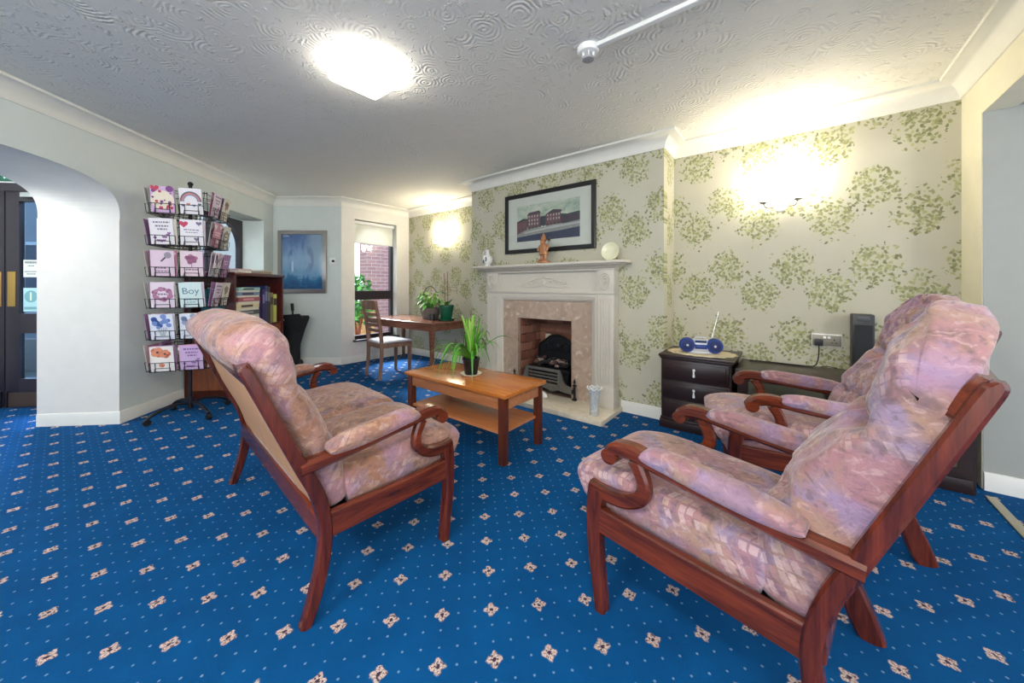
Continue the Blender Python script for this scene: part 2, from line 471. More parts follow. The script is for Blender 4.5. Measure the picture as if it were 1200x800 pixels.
# ================================================================ THE SETTING
def room(x, d):       # point given by its offset to the right of and distance from the camera
    return (0.786*x-0.618*d, 0.618*x+0.786*d)
OL = room(-2.925, 0)                       # the arch wall: s along it, y out through it
LD = Vector(room(-0.1008, 0.9949)).normalized()
LA = math.atan2(LD.y, LD.x)
LO = Vector((-LD.y, LD.x))
def L(s, y): return (OL[0]+LD.x*s+LO.x*y, OL[1]+LD.y*s+LO.y*y)
LLOC = (OL[0], OL[1], 0)
H = 2.40
SC = 5.156                                 # corner of arch wall and picture wall
PC = L(SC, 0); WC = (-5.10, 2.512)
AY, CY, RY = 3.66, 3.143, 3.47             # left alcove, chimney breast, right alcove
CX0, CX1, RX = -3.10, -0.845, 0.83
S0 = -0.6
BACK = -2.6

floor_poly = [(3.5, BACK), (3.5, 3.17), (RX, 3.17), (RX, RY), (CX1, RY), (CX1, CY), (CX0, CY), (CX0, AY), (-5.10, AY), WC, PC,
              L(2.935, 0), L(2.935, 0.59), L(3.47, 0.59), L(3.47, 2.2), L(S0, 2.2), L(S0, 0)]
struct(B().prism(floor_poly, 'z', -0.1, 0).build('floor', M['carpet']))
ceil_poly = [(RX+0.05, BACK), (RX+0.05, RY+0.05), (CX1-0.05, RY+0.05), (CX1-0.05, CY+0.05), (CX0+0.05, CY+0.05), (CX0+0.05, AY+0.05), (-5.15, AY+0.05), (-5.15, 2.5), L(SC, 0.05), L(S0, 0.05)]
struct(B().prism(ceil_poly, 'z', H, H+0.1).build('ceiling', M['artex']))
struct(B().box(RX+0.1, 3.5, BACK, 3.2, 2.09, 2.2).build('ceiling', M['stipple']))
struct(B().prism([L(S0, 0.3), L(3.6, 0.3), L(3.6, 2.3), L(S0, 2.3)], 'z', 2.45, 2.5).build('ceiling', M['white']))

# arch wall
AC, AW, SPR, RISE = 1.93, 1.005, 1.65, 0.35
def arch_z(s):
    t = min(1, abs((s-AC)/AW)); return SPR+RISE*(1-t**3.5)**(1/3.5)
b = B()
na = 48
ss = [AC-AW*math.cos(PI*i/na) for i in range(na+1)]
for i in range(na):
    a0, a1 = ss[i], ss[i+1]; z0, z1 = arch_z(a0), arch_z(a1)
    b.add([(a0, 0, z0), (a1, 0, z1), (a1, 0, H), (a0, 0, H), (a0, .59, z0), (a1, .59, z1), (a1, .59, H), (a0, .59, H)],
          [(0, 1, 2, 3), (4, 7, 6, 5), (0, 4, 5, 1)])
WS0, WS1, WZ0, WZ1 = 3.77, 4.925, 1.05, 2.04
e1 = AC+AW
b.add([(e1, 0, 0), (e1, .59, 0), (e1, .59, SPR), (e1, 0, SPR)], [(0, 1, 2, 3)])
b.box(S0, AC-AW, 0, .59, 0, H)
b.box(e1, 3.45, 0.0, .59, 0, H)
b.box(3.45, WS0, 0, .34, 0, H)
b.box(WS0, WS1, 0, .34, 0, WZ0); b.box(WS0, WS1, 0, .34, WZ1, H)
b.box(WS1, SC+0.15, 0, .34, 0, H)
struct(b.build('wall_left', M['wall'], loc=LLOC, rz=LA))
# warm white lining of the arch reveal, a few millimetres proud
b = B()
for i in range(na):
    a0, a1 = ss[i], ss[i+1]; z0, z1 = arch_z(a0)-.004, arch_z(a1)-.004
    b.add([(a0, -.003, z0), (a1, -.003, z1), (a1, .595, z1), (a0, .595, z0)], [(0, 1, 2, 3)])
b.box(e1-.006, e1, -.003, .595, 0, SPR+.02)
struct(b.build('trim_2', M['pillar'], loc=LLOC, rz=LA))

# picture wall (set across the corner)
pd = Vector((WC[0]-PC[0], WC[1]-PC[1])); PL = pd.length; PA = math.atan2(pd.y, pd.x)
struct(B().box(-0.1, PL, 0, .15, 0, H).build('wall_corner', M['wall'], loc=(PC[0], PC[1], 0), rz=PA))
# window wall
WY0, WY1, WB, WT = 2.71, 3.42, 0.33, 2.13
b = B()
b.box(-5.3, -5.1, 2.512, WY0, 0, H); b.box(-5.3, -5.1, WY1, AY, 0, H)
b.box(-5.3, -5.1, WY0, WY1, 0, WB); b.box(-5.3, -5.1, WY0, WY1, WT, H)
struct(b.build('wall_window', M['pillar']))
struct(B().box(-5.3, CX0+0.1, AY, AY+.15, 0, H).build('wall_alcove_left', M['paperx']))
# chimney breast with its opening
OX0, OX1, OZ = -2.324, -1.662, 0.797
b = B()
b.box(CX0, OX0-.02, CY, CY+.1, 0, H); b.box(OX1+.02, CX1, CY, CY+.1, 0, H); b.box(OX0-.02, OX1+.02, CY, CY+.1, OZ+.02, H)
struct(b.build('wall_chimney', M['paperx']))
struct(B().box(CX1-.1, CX1-.0005, CY+.002, RY, 0, H).build('wall_chimney_right', M['papery']))
struct(B().box(CX0+.0005, CX0+.1, CY+.002, AY, 0, H).build('wall_chimney_left', M['papery']))
struct(B().box(CX1-.1, RX+.05, RY, RY+.12, 0, H).build('wall_alcove_right', M['paperx']))
b = B(); b.box(RX, RX+.12, 3.17, RY+.1, 0, H); b.box(RX, RX+.12, BACK, 3.17, 2.085, H)
struct(b.build('wall_right', M['cream']))
struct(B().box(RX+.004, 3.5, 3.165, 3.3, 0, 2.2).build('wall_beyond', M['grey_wall']))

# coving and skirting, mitred round the room
def runs(path, prof):
    P = [Vector(p) for p in path]; rings = []
    for i, p in enumerate(P):
        ns = []
        if i > 0: d = (P[i]-P[i-1]).normalized(); ns.append(Vector((d.y, -d.x)))
        if i < len(P)-1: d = (P[i+1]-P[i]).normalized(); ns.append(Vector((d.y, -d.x)))
        m = ns[0] if len(ns) == 1 else (ns[0]+ns[1])/(1+ns[0].dot(ns[1]))
        rings.append([(p.x+m.x*q, p.y+m.y*q, z) for q, z in prof])
    return rings
cov = [(-.002, H-.115), (.008, H-.115), (.012, H-.105)]+[(.012+.088*(1-math.cos(PI/2*k/7)), H-.105+.088*math.sin(PI/2*k/7)) for k in range(1, 8)]+[(.112, H-.017), (.115, H+.002), (-.002, H+.002)]
b = B().ring(runs([L(S0, 0), PC, WC, (-5.10, AY), (CX0, AY), (CX0, CY), (CX1, CY), (CX1, RY), (RX, RY), (RX, BACK)], cov))
struct(b.build('trim_1', M['cornice']))
sk = [(-.002, 0), (.016, 0), (.016, .085), (.010, .1), (-.002, .1)]
struct(B().ring(runs([L(e1, .59), L(e1, 0), PC, WC, (-5.10, AY), (CX0, AY), (CX0, CY), (-2.72, CY)], sk)).build('baseboard_left', M['white']))
struct(B().ring(runs([(-1.21, CY), (CX1, CY), (CX1, RY), (RX, RY)], sk)).build('baseboard_right', M['white']))
struct(B().ring(runs([(RX+.004, 3.165), (3.5, 3.165)], sk)).build('baseboard_beyond', M['white']))
b = B().box(RX-.02, RX+.02, BACK, 3.06, 0, .006, .002)
struct(b.build('trim_3', plain('metal carpet strip', rgb(176, 168, 140), 0.35, 0.6)))

# ---------------------------------------------------------------- windows
fd = M['frame_dark']
def arch_frame(b, x0, x1, z0, z1, y0, y1, t, r):
    """dark frame whose head carries rounded corner spandrels"""
    b.box(x0, x0+t, y0, y1, z0, z1); b.box(x1-t, x1, y0, y1, z0, z1)
    b.box(x0+t, x1-t, y0, y1, z0, z0+t); b.box(x0+t, x1-t, y0, y1, z1-t, z1)
    for sx, cx in ((1, x0+t), (-1, x1-t)):
        poly = [(cx, z1-t)]+[(cx+sx*r*(1-math.cos(a)), z1-t-r*(1-math.sin(a))) for a in [PI/2*k/8 for k in range(9)]]
        b.prism(poly, 'y', y0, y1)
# window over the bookcase, in its deep reveal
wn = struct(bpy.data.objects.new('window_1', None)); COL.objects.link(wn); wn.location = LLOC; wn.rotation_euler = (0, 0, LA)
b = B(); arch_frame(b, WS0, WS1, WZ0, WZ1-.02, .27, .33, .05, .33); b.box((WS0+WS1)/2-.03, (WS0+WS1)/2+.03, .27, .33, WZ0, WZ1-.03)
b.build('window_frame', fd, wn)
B().box(WS0+.02, WS1-.02, .297, .303, WZ0+.02, WZ1-.04).build('pane', M['glass'], wn)
b = B(); b.box(WS0+.003, WS1-.003, .02, .26, WZ1-.012, WZ1-.002); b.build('lintel_lining', M['grey_wall'], wn)
# low window behind the desk
wn = struct(bpy.data.objects.new('window_2', None)); COL.objects.link(wn); wn.location = (-5.1, WY0, 0); wn.rotation_euler = (0, 0, PI/2)
ww = WY1-WY0
b = B(); arch_frame(b, 0, ww, WB, WT, .10, .16, .05, .28)
b.box(.05, ww-.05, .099, .161, 0.92, 1.06)
b.build('window_frame', fd, wn)
B().box(.02, ww-.02, .128, .132, WB+.02, WT-.02).build('pane', M['glass'], wn)
b = B(); b.box(-.03, ww+.03, -.035, .10, WB-.025, WB, .004); b.build('window_sill', fd, wn)
s_ = N('translucent blind cloth'); s_.out(rgb(226, 226, 216), 0.8); s_.bsdf.inputs['Transmission Weight'].default_value = 0.25
bt = thing('roller_blind', 'white roller blind pulled a little way down over the low window', 'blind', (-5.1, WY0, 0), PI/2)
B().cyl((.02, .06, WT-.035), (ww-.02, .06, WT-.035), .028).build('roller', M['white_plastic'], bt)
B().box(.03, ww-.03, .064, .068, WT-.34, WT-.03).build('blind_cloth', s_.m, bt)
B().cyl((.03, .066, WT-.34), (ww-.03, .066, WT-.34), .010).build('bottom_bar', M['white_plastic'], bt)

# ---------------------------------------------------------------- lobby doors through the arch
DS = 3.43
def door_leaf(name, y0, y1, mir):
    o = struct(bpy.data.objects.new(name, None)); COL.objects.link(o); o.location = LLOC; o.rotation_euler = (0, 0, LA)
    st, x0, x1 = .11, DS, DS+.045
    b = B()
    b.box(x0, x1, y0, y0+st, .01, 2.0, .003); b.box(x0, x1, y1-st, y1, .01, 2.0, .003)
    b.box(x0, x1, y0+st, y1-st, .01, .27); b.box(x0, x1, y0+st, y1-st, .69, .875); b.box(x0, x1, y0+st, y1-st, 1.91, 2.0)
    b.build('door_frame', fd, o)
    B().box(x0+.02, x0+.026, y0+st-.01, y1-st+.01, .26, .70).build('pane', M['doorglass'], o)
    B().box(x0+.02, x0+.026, y0+st-.01, y1-st+.01, .87, 1.92).build('pane', M['doorglass'], o)
    B().box(x0-.004, x0, y0+.02, y1-.02, .02, .145).build('kick_plate', plain('brown kick plate', rgb(78, 62, 52), 0.5, 0.3), o)
    ye = y1 if mir else y0
    sgn = -1 if mir else 1
    B().box(x0-.005, x0, min(ye+sgn*.02, ye+sgn*.085), max(ye+sgn*.02, ye+sgn*.085), .94, 1.26, .002).build('push_plate', M['brass'], o)
    B().cyl((x0-.012, ye+sgn*.02, .01), (x0-.012, ye+sgn*.02, .16), .008).build('floor_bolt', M['wire'], o)
    B().box(x0-.05, x0-.01, (y0+y1)/2-.22, (y0+y1)/2+.22, 1.94, 1.985, .006).build('door_closer', M['chrome'], o)
    return o
door_leaf('door_1', .62, 1.395, True)
door_leaf('door_2', 1.405, 2.18, False)
b = B(); b.box(DS-.01, DS+.07, .59, .62, 0, 2.0); b.box(DS-.01, DS+.07, 2.18, 2.22, 0, 2.0); b.box(DS-.01, DS+.07, .59, 2.22, 2.0, 2.075)
struct(b.build('trim_4', fd, loc=LLOC, rz=LA))
struct(B().box(DS, DS+.1, .59, 2.3, 2.075, 2.46).build('wall_lobby', M['white'], loc=LLOC, rz=LA))
struct(B().box(S0, DS, 2.2, 2.3, 0, 2.46).build('wall_lobby_side', M['wall'], loc=LLOC, rz=LA))
# green exit sign over the doors
G = plain('exit sign green', rgb(24, 96, 72), 0.4); Wt = plain('sign white', rgb(226, 236, 214), 0.4)
ex = thing('exit_sign', 'green exit sign with a white running figure above the lobby doors', 'sign', LLOC, LA)
B().box(DS-.02, DS-.002, 1.14, 1.54, 2.09, 2.24, .002).build('sign_panel', G, ex)
b = B(); y0 = 1.21; q = DS-.0215
b.prism([(1.17, 2.13), (1.21, 2.18), (1.19, 2.19), (1.16, 2.15)], 'x', q, q+.001)
def bar(b, p0, p1, wd):
    d = Vector((p1[0]-p0[0], p1[1]-p0[1])); d.normalize(); n = Vector((-d.y, d.x))*wd/2
    b.prism([(p0[0]+n.x, p0[1]+n.y), (p1[0]+n.x, p1[1]+n.y), (p1[0]-n.x, p1[1]-n.y), (p0[0]-n.x, p0[1]-n.y)], 'x', q, q+.001)
b = B()
b.prism([(1.31+.016*math.cos(a), 2.21+.016*math.sin(a)) for a in [2*PI*k/12 for k in range(12)]], 'x', q, q+.001)
for p0, p1 in (((1.32, 2.19), (1.35, 2.145)), ((1.35, 2.145), (1.31, 2.125)), ((1.31, 2.125), (1.32, 2.10)), ((1.35, 2.145), (1.385, 2.115)), ((1.325, 2.185), (1.29, 2.16)), ((1.325, 2.185), (1.36, 2.185))):
    bar(b, p0, p1, .016)
b.build('running_figure', Wt, ex); b = B()
for p0, p1 in (((1.18, 2.165), (1.255, 2.165)), ((1.18, 2.165), (1.21, 2.195)), ((1.18, 2.165), (1.21, 2.135))): bar(b, p0, p1, .014)
b.build('arrow', Wt, ex)
B().box(q, q+.001, 1.42, 1.50, 2.105, 2.225).build('doorway_mark', Wt, ex)
# paper notices on the right-hand glass
def notice(name, label, y0, y1, z0, z1, kind):
    o = thing(name, label, 'notice', LLOC, LA)
    x = DS+.0195
    B().box(x-.001, x, y0, y1, z0, z1).build('paper', plain(name+' paper', rgb(226, 232, 224) if kind == 'text' else rgb(176, 214, 218), 0.6), o)
    b = B()
    if kind == 'text':
        for zz, a, c in [r_ for r_ in ((.86, .08, .92), (.80, .1, .9), (.64, .3, .7), (.30, .08, .92), (.16, .2, .8))]:
            if zz in (.64, .30): b.build('heading_lines', M['black'], o); b = B()
            k = a
            while k < c:
                l = random.uniform(.05, .11)
                b.box(x-.002, x-.001, y0+(y1-y0)*k, y0+(y1-y0)*min(k+l, c), z0+(z1-z0)*zz, z0+(z1-z0)*(zz+.05)); k += l+.03
        b.build('small_print', M['black'], o)
    else:
        cy, cz, r = (y0+y1)/2, z0+(z1-z0)*.64, (y1-y0)*.44
        b.prism([(cy+r*math.cos(a), cz+r*math.sin(a)) for a in [2*PI*k/28 for k in range(28)]], 'x', x-.002, x-.001)
        b.box(x-.002, x-.001, y0+.006, y1-.006, z0+.02, z0+(z1-z0)*.2)
        b.build('disc', plain('notice disc', rgb(120, 168, 172), 0.6), o)
        B().box(x-.003, x-.002, cy-r*.11, cy+r*.11, cz-r*.7, cz+r*.7).build('white_bar', Wt, o)
notice('notice', 'white printed notice on the right lobby door glass, above the blue one', 1.145, 1.27, 1.21, 1.37, 'text')
notice('notice', 'pale blue round-symbol notice low on the right lobby door glass', 1.145, 1.27, .89, 1.11, 'disc')

# ---------------------------------------------------------------- outside
struct(B().box(-16, 2, -8, 16, -.35, -.12).build('ground', plain('outdoor paving', rgb(126, 128, 122), 0.9, 0, .15, 3)))
def brick_mat(name, c1, c2, mortar, scale, u, w_=.5, h_=.25):
    s = N(name); x, y, z = s.xyz(s.obj())
    t = s.n('ShaderNodeTexBrick'); s.set(t, 'Vector', s.vec({'x': x, 'y': y}[u], z))
    t.inputs['Scale'].default_value = scale; t.inputs['Color1'].default_value = c1; t.inputs['Color2'].default_value = c2; t.inputs['Mortar'].default_value = mortar
    t.inputs['Mortar Size'].default_value = .015; t.inputs['Brick Width'].default_value = w_; t.inputs['Row Height'].default_value = h_
    return s.out(s.mix(s.math('MULTIPLY', s.noise(s.obj(), 20, 3), .4), t.outputs[0], rgb(90, 60, 70)), .85)
br = brick_mat('garden brick', rgb(150, 112, 116), rgb(170, 128, 126), rgb(196, 186, 190), 3.2, 'y', .7, .25)
o = B().box(-7.6, -7.3, 4.15, 9, -.2, 4.2).build('garden_wall', br); tag(o, 'tall red brick wall outside the low window', 'wall')
o = bpy.data.objects['garden_wall']
b = B()
for k in range(14): b.box(-7.28+.02*(k % 2), -7.25+.02*(k % 2), 2.9+k*.1, 2.99+k*.1, -.15, .62, .004)
b.box(-7.25, -7.22, 2.9, 4.3, .1, .18); b.box(-7.25, -7.22, 2.9, 4.3, .42, .5)
tag(b.build('garden_fence', wood('orange fence wood', rgb(196, 140, 84), rgb(220, 170, 112), .7, 'z', 1, 0)), 'low orange timber fence outside the low window', 'fence')

def leaf_blob(b, c, r, n, size, seed):
    rnd = random.Random(seed)
    for _ in range(n):
        d = Vector((rnd.gauss(0, 1), rnd.gauss(0, 1), rnd.gauss(0, 1))).normalized()
        p = Vector(c)+Vector((d.x*r[0], d.y*r[1], d.z*r[2]))*rnd.uniform(.6, 1)
        t = Vector((rnd.gauss(0, 1), rnd.gauss(0, 1), rnd.gauss(0, .6))).normalized(); n_ = t.orthogonal().normalized()
        l = size*rnd.uniform(.7, 1.3)
        b.mat(rnd.randint(0, 1))
        b.add([p, p+t*l*.5+n_*l*.28, p+t*l, p+t*l*.5-n_*l*.28], [(0, 1, 2, 3)])
LEAF = [plain('leaf green', rgb(88, 150, 66), .5), plain('deep leaf green', rgb(44, 104, 48), .5)]
for loc, r, n, lab in (((-6.7, 3.62, .85), (.28, .25, .5), 500, 'leafy green shrub outside the low window before the brick wall'),
                       ((-8.6, 3.2, 1.6), (.8, .7, 1.3), 900, 'large green bush outside the low window left of the brick wall'),
                       ((L(4.2, 3.4)[0], L(4.2, 3.4)[1], 1.2), (.8, .8, 1.2), 900, 'green garden bush seen through the window over the bookcase')):
    t = thing('garden_shrub', lab, 'shrub', (loc[0], loc[1], -.12))
    b = B(); leaf_blob(b, (0, 0, loc[2]+.12), r, n, .12, n+int(loc[0]*10)); b.build('foliage', LEAF, t)
    b = B()
    for k in range(4): b.tube([(0, 0, 0), (.05*math.cos(k*1.6), .05*math.sin(k*1.6), loc[2]*.5), (.25*math.cos(k*1.6), .2*math.sin(k*1.6), loc[2]+.2)], [.025, .02, .01], 6)
    b.build('stem', M['casepanel'], t)
# pale porch posts and low rail beyond the lobby doors
for y in (2.62, 2.95, 3.3):
    o = B().box(5.2, 5.29, y, y+.09, -.12, 2.6, .006).build('porch_post', M['white_plastic'], loc=LLOC, rz=LA)
    tag(o, {2.62: 'white porch post outside the lobby doors, nearest the arch pillar', 2.95: 'white porch post outside the lobby doors, the middle one', 3.3: 'white porch post outside the lobby doors, farthest from the pillar'}[y], 'post', 'porch posts outside')
o = B().box(5.6, 5.8, 1.5, 5.5, -.12, .35, .01).build('porch_wall', plain('outside low wall', rgb(150, 140, 132), .8), loc=LLOC, rz=LA)
tag(o, 'low pale wall outside beyond the lobby doors', 'wall')

hs = thing('house_opposite', 'pale grey house wall with dark windows outside beyond the lobby doors', 'house', LLOC, LA)
B().box(8.5, 8.8, 2.0, 9.5, -.12, 4.5).build('wall', plain('pale grey render', rgb(150, 156, 160), .8, 0, .1, 4), hs)
for y in (3.6, 4.9, 6.4):
    f = B().box(8.46, 8.5, y, y+.8, .9, 2.1, .01).build('window', M['white_plastic'], hs)
    B().box(8.45, 8.46, y+.07, y+.73, .97, 2.03).build('pane', plain('dark pane', rgb(60, 76, 92), .15), f)
# ================================================================ FIREPLACE
MT = M['mantel']
def marble_mat(name, a, b_, c):
    s = N(name); v = s.obj()
    n = s.noise(v, 9, 6, .65, 1.2); k = s.voro(v, 16)
    col = s.ramp(n, [(.3, a), (.55, b_), (.75, c)])
    col = s.mix(s.math('MULTIPLY', s.step(s.noise(s.mapping(v, loc=(4, 2, 1)), 15, 4), .60, .70), .6), col, rgb(222, 208, 188))
    return s.out(col, .25, Coat_Weight=.2)
MARB = marble_mat('pinkish brown marble', rgb(158, 136, 118), rgb(178, 156, 138), rgb(196, 178, 160))
HEAR = marble_mat('cream marble', rgb(206, 192, 168), rgb(220, 208, 186), rgb(230, 222, 204))
FX = (OX0+OX1)/2
fp = thing('fireplace', 'cream painted fireplace surround with marble inset on the chimney breast', 'fireplace', (FX, CY, 0))
def fx(b, *a, **k): return b
BX0, BX1 = -2.745-FX, -1.235-FX            # outer edges of the surround body
FY = -.115                                 # its face
# hearth
b = B().box(BX0-.02, -1.196-FX, -.465, -.002, 0, .042, .005); b.build('hearth', HEAR, fp)
# marble inset
ox0, ox1 = OX0-FX, OX1-FX
b = B()
b.box(-.535, ox0, -.085, -.004, .042, .985); b.box(ox1, .535, -.085, -.004, .042, .985); b.box(ox0, ox1, -.085, -.004, OZ, .985)
b.box(ox0-.001, ox0, -.09, -.085, .042, OZ+.006); b.box(ox1, ox1+.001, -.09, -.085, .042, OZ+.006)
b.build('marble_inset', MARB, fp)
b = B()
for x in (ox0, ox1-.008): b.box(x, x+.008, -.092, .1, .042, OZ)
b.box(ox0, ox1, -.092, .1, OZ-.008, OZ)
b.build('opening_trim', MARB, fp)
# brick firebox
bk = [plain('fire brick rust', rgb(128, 78, 62), .85, 0, .18, 30, .3), plain('fire brick tan', rgb(150, 102, 82), .85, 0, .18, 30, .3), plain('soot mortar', rgb(120, 100, 90), .9)]
b = B(); b.mat(2)
D = .34
b.box(ox0+.005, ox1-.005, D, D+.03, .03, OZ); b.box(ox0-.012, ox0+.008, -.05, D, .03, OZ); b.box(ox1-.008, ox1+.012, -.05, D, .03, OZ); b.box(ox0, ox1, -.05, D, OZ-.006, OZ+.01); b.box(ox0, ox1, -.09, D, .02, .043)
rh = (OZ-.05)/8
for r in range(8):
    z0 = .045+rh*r
    x = ox0-.12*(r % 2)
    while x < ox1:
        a0, a1 = max(x+.004, ox0+.01), min(x+.216, ox1-.01)
        if a1-a0 > .02: b.mat(random.choice((0, 0, 1))); b.box(a0, a1, D-.012, D, z0+.004, z0+rh-.004, .003, 1)
        x += .22
    for side in (0, 1):
        y = -.05-.1*(r % 2)
        while y < D:
            a0, a1 = max(y+.004, -.05), min(y+.196, D-.014)
            xx = (ox0+.006, ox0+.02) if side == 0 else (ox1-.02, ox1-.006)
            if a1-a0 > .02: b.mat(random.choice((0, 0, 1))); b.box(xx[0], xx[1], a0, a1, z0+.004, z0+rh-.004, .003, 1)
            y += .2
b.build('firebox', bk, fp)
B().box(ox0+.10, ox0+.16, D-.035, D-.013, .50, .585, .004).build('control_box', M['cream'], fp)
# surround: jambs, fluted pilasters, frieze, shelf
b = B()
for sx in (-1, 1):
    x0, x1 = sorted((sx*.535, sx*.755))
    b.box(x0, x1, FY+.03, -.002, .042, .975)
b.box(-.755, .755, FY+.03, -.002, .975, 1.29)
b.build('surround_body', MT, fp)
for sx in (-1, 1):
    xc = sx*.675; hw = .08
    b = B()
    b.box(xc-hw, xc+hw, FY, FY+.035, .21, 1.055, .003)
    for k in range(5):
        x = xc-.052+.026*k
        b.box(x-.008, x+.008, FY-.007, FY+.004, .25, 1.01, .004)
    p = b.build('pilaster', MT, fp)
    b = B(); b.box(xc-hw-.012, xc+hw+.006, FY-.02, -.003, .042, .20, .004); b.box(xc-hw-.006, xc+hw+.003, FY-.012, -.003, .20, .215, .005); b.build('plinth', MT, p)
    b = B(); b.box(xc-hw, xc+hw+.002, FY-.004, -.003, 1.075, 1.27, .003); b.build('corner_block', MT, fp)
    b = B()
    def ell(r, y0, y1, rr=.009):
        b.tube([(xc+r*.72*math.cos(a), y0, 1.172+r*math.sin(a)) for a in [2*PI*k/32 for k in range(32)]], rr, 8, True)
    ell(.072, FY-.006, 0); ell(.048, FY-.006, 0, .006); ell(.026, FY-.008, 0, .007)
    b.ball((xc, FY-.006, 1.172), (.012, .012, .016))
    b.build('medallion', MT, fp)
# inner bolection moulding framing the marble
pr = [(0, .0), (.012, .006), (.02, .02), (.035, .024), (.05, .038), (.072, .04), (.075, 0)]
b = B(); rings = []
for (x, z, mx, mz) in ((-.53, .042, -1, 0), (-.53, .98, -1, 1), (.53, .98, 1, 1), (.53, .042, 1, 0)):
    rings.append([(x+mx*q, FY+.03-h, z+mz*q) for q, h in pr])
b.ring(rings); b.build('inner_moulding', MT, fp)
b = B(); b.box(-.765, .765, FY-.015, -.003, 1.055, 1.066, .003); b.box(-.76, .76, FY-.008, -.003, 1.066, 1.076, .002); b.build('frieze_bead', MT, fp)
# carved swag in the middle of the frieze
b = B(); yb = FY+.028
b.ball((0, yb, 1.175), (.026, .018, .04)); b.ball((0, yb-.012, 1.195), (.012, .012, .014)); b.ball((0, yb-.008, 1.15), (.016, .012, .02))
for k in range(5): b.ball((-.03+.015*k, yb-.002, 1.22+.006*(2-abs(k-2))), (.009, .009, .013), 8, 6)
for sx in (-1, 1):
    for (cx, cz, r) in ((.09, 1.155, .034), (.16, 1.145, .026), (.22, 1.135, .02)):
        b.tube([(sx*(cx+r*(1-.09*k)*math.cos(.55*k)), yb, cz+r*(1-.09*k)*math.sin(.55*k)) for k in range(11)], [.008*(1-.05*k) for k in range(11)], 7)
    b.tube([(sx*.03, yb, 1.21), (sx*.09, yb, 1.205), (sx*.16, yb, 1.18), (sx*.23, yb, 1.16), (sx*.31, yb, 1.125)], [.011, .010, .008, .007, .004], 7)
    b.tube([(sx*.03, yb, 1.13), (sx*.1, yb, 1.118), (sx*.2, yb, 1.115), (sx*.3, yb, 1.118)], [.009, .007, .006, .004], 7)
    for k in range(9):
        x = .06+.028*k; b.ball((sx*x, yb, 1.205-.0085*k+.012*(k % 2)), (.012, .008, .008), 8, 5)
b.build('carved_swag', MT, fp)
# cornice under the shelf, then the shelf
b = B(); rings = []
prof = [(0, 1.268), (.006, 1.275), (.006, 1.285), (.022, 1.29), (.034, 1.30), (.05, 1.312), (.075, 1.318), (.08, 1.328), (0, 1.33)]
for (x, y, mx, my) in ((-.757, -.003, -1, 0), (-.757, FY, -1, -1), (.757, FY, 1, -1), (.757, -.003, 1, 0)):
    rings.append([(x+mx*q, y+my*q, z) for q, z in prof])
b.ring(rings); b.build('cornice_moulding', MT, fp)
B().box(-.882, .882, FY-.105, -.003, 1.328, 1.353, .008, 3).build('mantel_shelf', MT, fp)

# ---------------------------------------------------------------- gas fire in the opening
IRON = plain('black cast iron', rgb(26, 27, 30), .45, .5, .2, 30, .4)
PEW = plain('pewter metal', rgb(120, 116, 108), .4, .6, .12, 20)
gf = thing('gas_fire', 'pewter and black gas fire with a basket of coals in the fireplace', 'fire', (FX+.015, CY, .043))
b = B()
pl = [(-.235, .24), (-.235, .42), (-.215, .455), (-.16, .49), (-.10, .535), (-.03, .56), (.03, .56), (.10, .535), (.16, .49), (.215, .455), (.235, .42), (.235, .24)]
b.prism(pl, 'y', .16, .18)
b.tube([(x, .158, z) for x, z in pl], .010, 8)
for k in range(3): b.tube([(-.1+.1*k+.045*math.cos(a), .158, .43+.045*math.sin(a)) for a in [2*PI*q/16 for q in range(16)]], .006, 6, True)
b.ball((0, .16, .44), (.03, .012, .04))
b.build('fireback', IRON, gf)
b = B(); b.box(-.25, .25, -.03, .165, .20, .245, .006); b.box(-.22, .22, 0, .15, .0, .2, .01); b.build('fire_tray', IRON, gf)
cs = [plain('coal black', rgb(34, 32, 34), .8, 0, .3, 40, .5), plain('ash brown', rgb(92, 66, 58), .85, 0, .3, 40, .5), plain('pale ash', rgb(150, 128, 120), .9, 0, .3, 40, .5)]
b = B()
for k in range(54):
    b.mat(random.choice((0, 0, 1, 2)))
    x = random.uniform(-.2, .2); y = random.uniform(.0, .15)
    b.ball((x, y, .26+random.uniform(0, .055)), (random.uniform(.018, .03), random.uniform(.016, .028), random.uniform(.014, .024)), 8, 6, .16, k)
o = b.build('coal_bed', cs, gf, ang=25); o['kind'] = 'stuff'
b = B(); y0, y1 = -.135, -.112
b.box(-.20, .20, y0, y1, .235, .262, .004); b.box(-.20, -.175, y0, y1, .09, .245, .004); b.box(.175, .20, y0, y1, .09, .245, .004)
for z in (.135, .167, .199): b.box(-.18, .18, y0+.002, y1-.002, z, z+.016, .004)
b.box(-.20, .20, y0, y1, .095, .118, .004)
for sx in (-1, 1):
    b.prism([(sx*.198, .25), (sx*.198, .06), (sx*.335, .05), (sx*.345, .115), (sx*.30, .118), (sx*.262, .132), (sx*.235, .165), (sx*.222, .21), (sx*.21, .25)], 'y', y0+.003, y1-.003)
sc_pts = [(-.335, .05)]+[(-.335+.67*k/24, .05+.028*abs(math.sin(PI*k/8))-.012*math.sin(PI*k/24)) for k in range(1, 24)]+[(.335, .05), (.335, .098), (-.335, .098)]
b.prism(sc_pts, 'y', y0+.002, y1-.002)
for k in range(9): b.tube([(-.24+.06*k+.018*math.cos(a), y0, .085+.012*math.sin(a)) for a in [2*PI*q/12 for q in range(12)]], .004, 6, True)
b.build('fret', PEW, gf)
